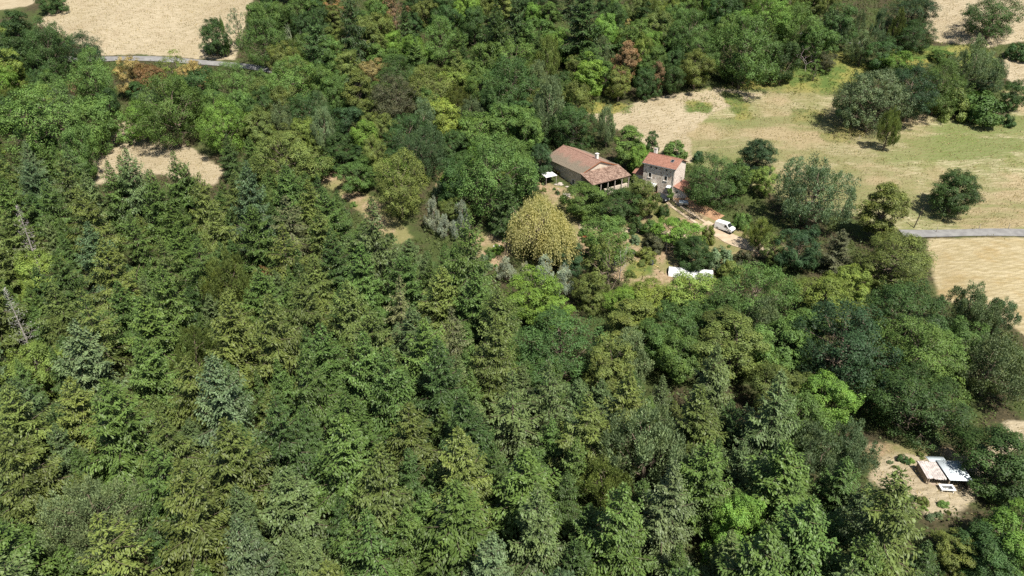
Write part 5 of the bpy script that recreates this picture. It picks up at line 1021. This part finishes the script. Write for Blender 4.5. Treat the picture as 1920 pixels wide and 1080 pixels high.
for i in range(9):
    b = MB(); x0 = -2.75+i*0.29; b.slab([(x0, 1.65+RG.uniform(-.1, .15), 2.15), (x0+.265, 1.65+RG.uniform(-.1, .15), 2.15), (x0+.45, -1.35+RG.uniform(-.25, .15), 1.75), (x0+.18, -1.35+RG.uniform(-.25, .15), 1.75)], .04+.012*(i % 3)); b.build('board', M['old_sheet'], shed)
for a, b_, h in ((-2.6, 1.5, 2.0), (-2.3, -1.3, 1.68), (-.2, 1.6, 2.2), (0.3, -1.5, 1.85), (2.8, 1.6, 2.2), (3.0, -1.6, 1.85)):
    b = MB(); b.box((a, b_, h/2-.1), (.14, .14, h+.1)); b.build('post', M['old_wood'], shed)
b = MB(); b.box((.15, 1.62, .9), (5.6, .06, 2.0)); b.build('back_wall', M['dark_wood'], shed)
b = MB(); b.box((-2.55, .1, .85), (.06, 2.8, 1.7)); b.build('side_wall', M['old_wood'], shed)
b = MB(); b.box((2.9, 0, .9), (.06, 3.1, 1.9)); b.build('side_wall', M['dark_wood'], shed)
b = MB(); b.box((-.9, -1.2, .3), (2.2, .5, .7)); b.build('bench', M['old_wood'], shed)
x, y = at(1774, 919); tub = tag(empty('tub', (x, y, gz(x, y)), R(-4)), 'white rectangular tub standing in front of the shed', 'tub')
b = MB()
for c, d in (((0, -.46, .5), (1.9, .22, .12)), ((0, .46, .5), (1.9, .22, .12)), ((-.82, 0, .5), (.26, .71, .118)), ((.82, 0, .5), (.26, .71, .118))): b.box(c, d)
b.build('rim', M['white_paint'], tub)
b = MB(); b.add([(-.7, -.36, .46), (.7, -.36, .46), (.7, .36, .46), (-.7, .36, .46), (-.55, -.26, .05), (.55, -.26, .05), (.55, .26, .05), (-.55, .26, .05)], [(0, 1, 5, 4), (1, 2, 6, 5), (2, 3, 7, 6), (3, 0, 4, 7), (4, 5, 6, 7)]); b.build('basin', M['steel'], tub)
for a in (-.75, .75): b = MB(); b.box((a, 0, .2), (.12, .9, .5)); b.build('foot', M['white_paint'], tub)

# ------------------------------------------------------------------ posts along the meadow
def pole(name, px, py, h, r, lean, label, cat, grp=None):
    x, y = at(px, py); b = MB(); b.tube([(0, 0, -.4), (lean*.5, 0, h*.5), (lean, 0, h)], [r*1.2, r, r*.8], 7); b.tube([(lean*.98-.02, 0, h-.02), (lean+.02, 0, h+.03)], r*.9, 7)
    o = b.build(name, M['dark_wood'] if name == 'utility_pole' else M['grey_wood']); o.location = (x, y, gz(x, y)); tag(o, label, cat, grp)
pole('utility_pole', 1713, 427, 5.0, 0.11, 0.9, 'leaning bare wooden pole on the meadow above the road', 'pole')
for i, (px, py) in enumerate(((1610, 262), (1881, 222), (1755, 436), (1835, 430), (1890, 430))):
    pole('fence_post', px, py, 1.3, 0.07, 0.06, ['short post by the hedgerow foot on the meadow', 'post beside the green thicket at the upper meadow', 'roadside post below the solitary round tree', 'roadside post at the dirt gateway', 'roadside post at the meadow corner near the frame edge'][i], 'post', 'wooden posts round the meadow')

# ------------------------------------------------------------------ ground cover nobody could count
def mask_at(name, x, y):
    i = np.clip(np.searchsorted(xs, x)-1, 0, nx-1); j = np.clip(np.searchsorted(ys, y)-1, 0, ny-1); return ZM[name][j*nx+i]
def scatter(name, label, cat, n, test, colr, ln, wd, lay, seed, mat, clumpy=0.5):
    g = np.random.default_rng(seed); x = g.uniform(-165, 195, n*7); y = g.uniform(34, 285, n*7)
    cl = np.sin(x*0.9+3*np.sin(y*0.23))*np.sin(y*1.1+2*np.sin(x*0.31))*0.5+0.5
    inv = np.abs(x) < 0.80*np.hypot(y, 60)
    keep = inv & (test(x, y) > g.random(n*7)) & (cl > clumpy*g.random(n*7)); x, y, cl = x[keep][:n], y[keep][:n], cl[keep][:n]; k = len(x)
    hgt = lay*cl*g.random(k); P = np.stack([x, y, T(x, y)+0.02+hgt], 1); up = np.array([0, 0, 1.0])
    d = unit(g.normal(0, 0.6, (k, 3)) + up*0.8) if lay < 0.3 else unit(g.normal(0, 1, (k, 3))+up*0.3)
    w = unit(np.cross(d, g.normal(0, 1, (k, 3)))); l = ln*g.uniform(.6, 1.4, k)
    o = obj(name, crown_mesh(name, [blades(P, d, w, l, wd*g.uniform(.6, 1.4, k), g.random(k))]), mat, None, colr)
    return tag(o, label, cat, kind='stuff')
free = lambda x, y: np.clip(1-3*np.maximum.reduce([mask_at(q, x, y) for q in ('straw', 'meadow', 'gold', 'earth', 'fern')]), 0, 1)
far_of = lambda x, y: (line_dist(x, y, TRACK) > 3.2) & (line_dist(x, y, PATHB) > 1.6) & (line_dist(x, y, ROAD2) > 2.0) & (line_dist(x, y, ROAD1) > 2.8) & (line_dist(x, y, ROAD3) > 2.8)
scatter('undergrowth', 'low green undergrowth between the trees', 'undergrowth', 200000, lambda x, y: free(x, y)*far_of(x, y), (0.075, 0.105, 0.030), 0.44, 0.28, 1.7, 3, M['leaf'], 0.7)
scatter('dry_grass', 'bleached dry grass on the fields', 'grass', 70000, lambda x, y: np.maximum(mask_at('straw', x, y), mask_at('meadow', x, y)*0.9)*far_of(x, y), (0.30, 0.25, 0.125), 0.42, 0.12, 0.1, 4, M['leaf'], 0.9)
scatter('green_grass', 'green tufts on the meadow and the garden', 'grass', 26000, lambda x, y: np.maximum(mask_at('meadow', x, y)*0.5, mask_at('earth', x, y)*0.6)*far_of(x, y)*(np.sin(x*.11+1)*np.sin(y*.13) > 0.0), (0.15, 0.18, 0.055), 0.40, 0.12, 0.2, 5, M['leaf'], 1.0)
scatter('bracken', 'yellowing green bracken on the banks', 'bracken', 36000, lambda x, y: mask_at('fern', x, y)*far_of(x, y), (0.15, 0.18, 0.045), 0.55, 0.26, 0.9, 6, M['leaf'], 0.6)
scatter('yellow_bracken', 'dry yellow bracken at the meadow top', 'bracken', 12000, lambda x, y: mask_at('yellow_fern', x, y)*far_of(x, y), (0.27, 0.245, 0.07), 0.55, 0.24, 0.9, 7, M['leaf'], 0.6)
near_road = lambda x, y: np.minimum(np.minimum(line_dist(x, y, ROAD2), line_dist(x, y, ROAD1)), line_dist(x, y, ROAD3))
scatter('verge_grass', 'tufted yellowing grass along the road verges', 'grass', 9000, lambda x, y: ((near_road(x, y) > 1.35) & (near_road(x, y) < 3.0))*1.0, (0.20, 0.20, 0.075), 0.5, 0.16, 0.35, 9, M['leaf'], 0.8)
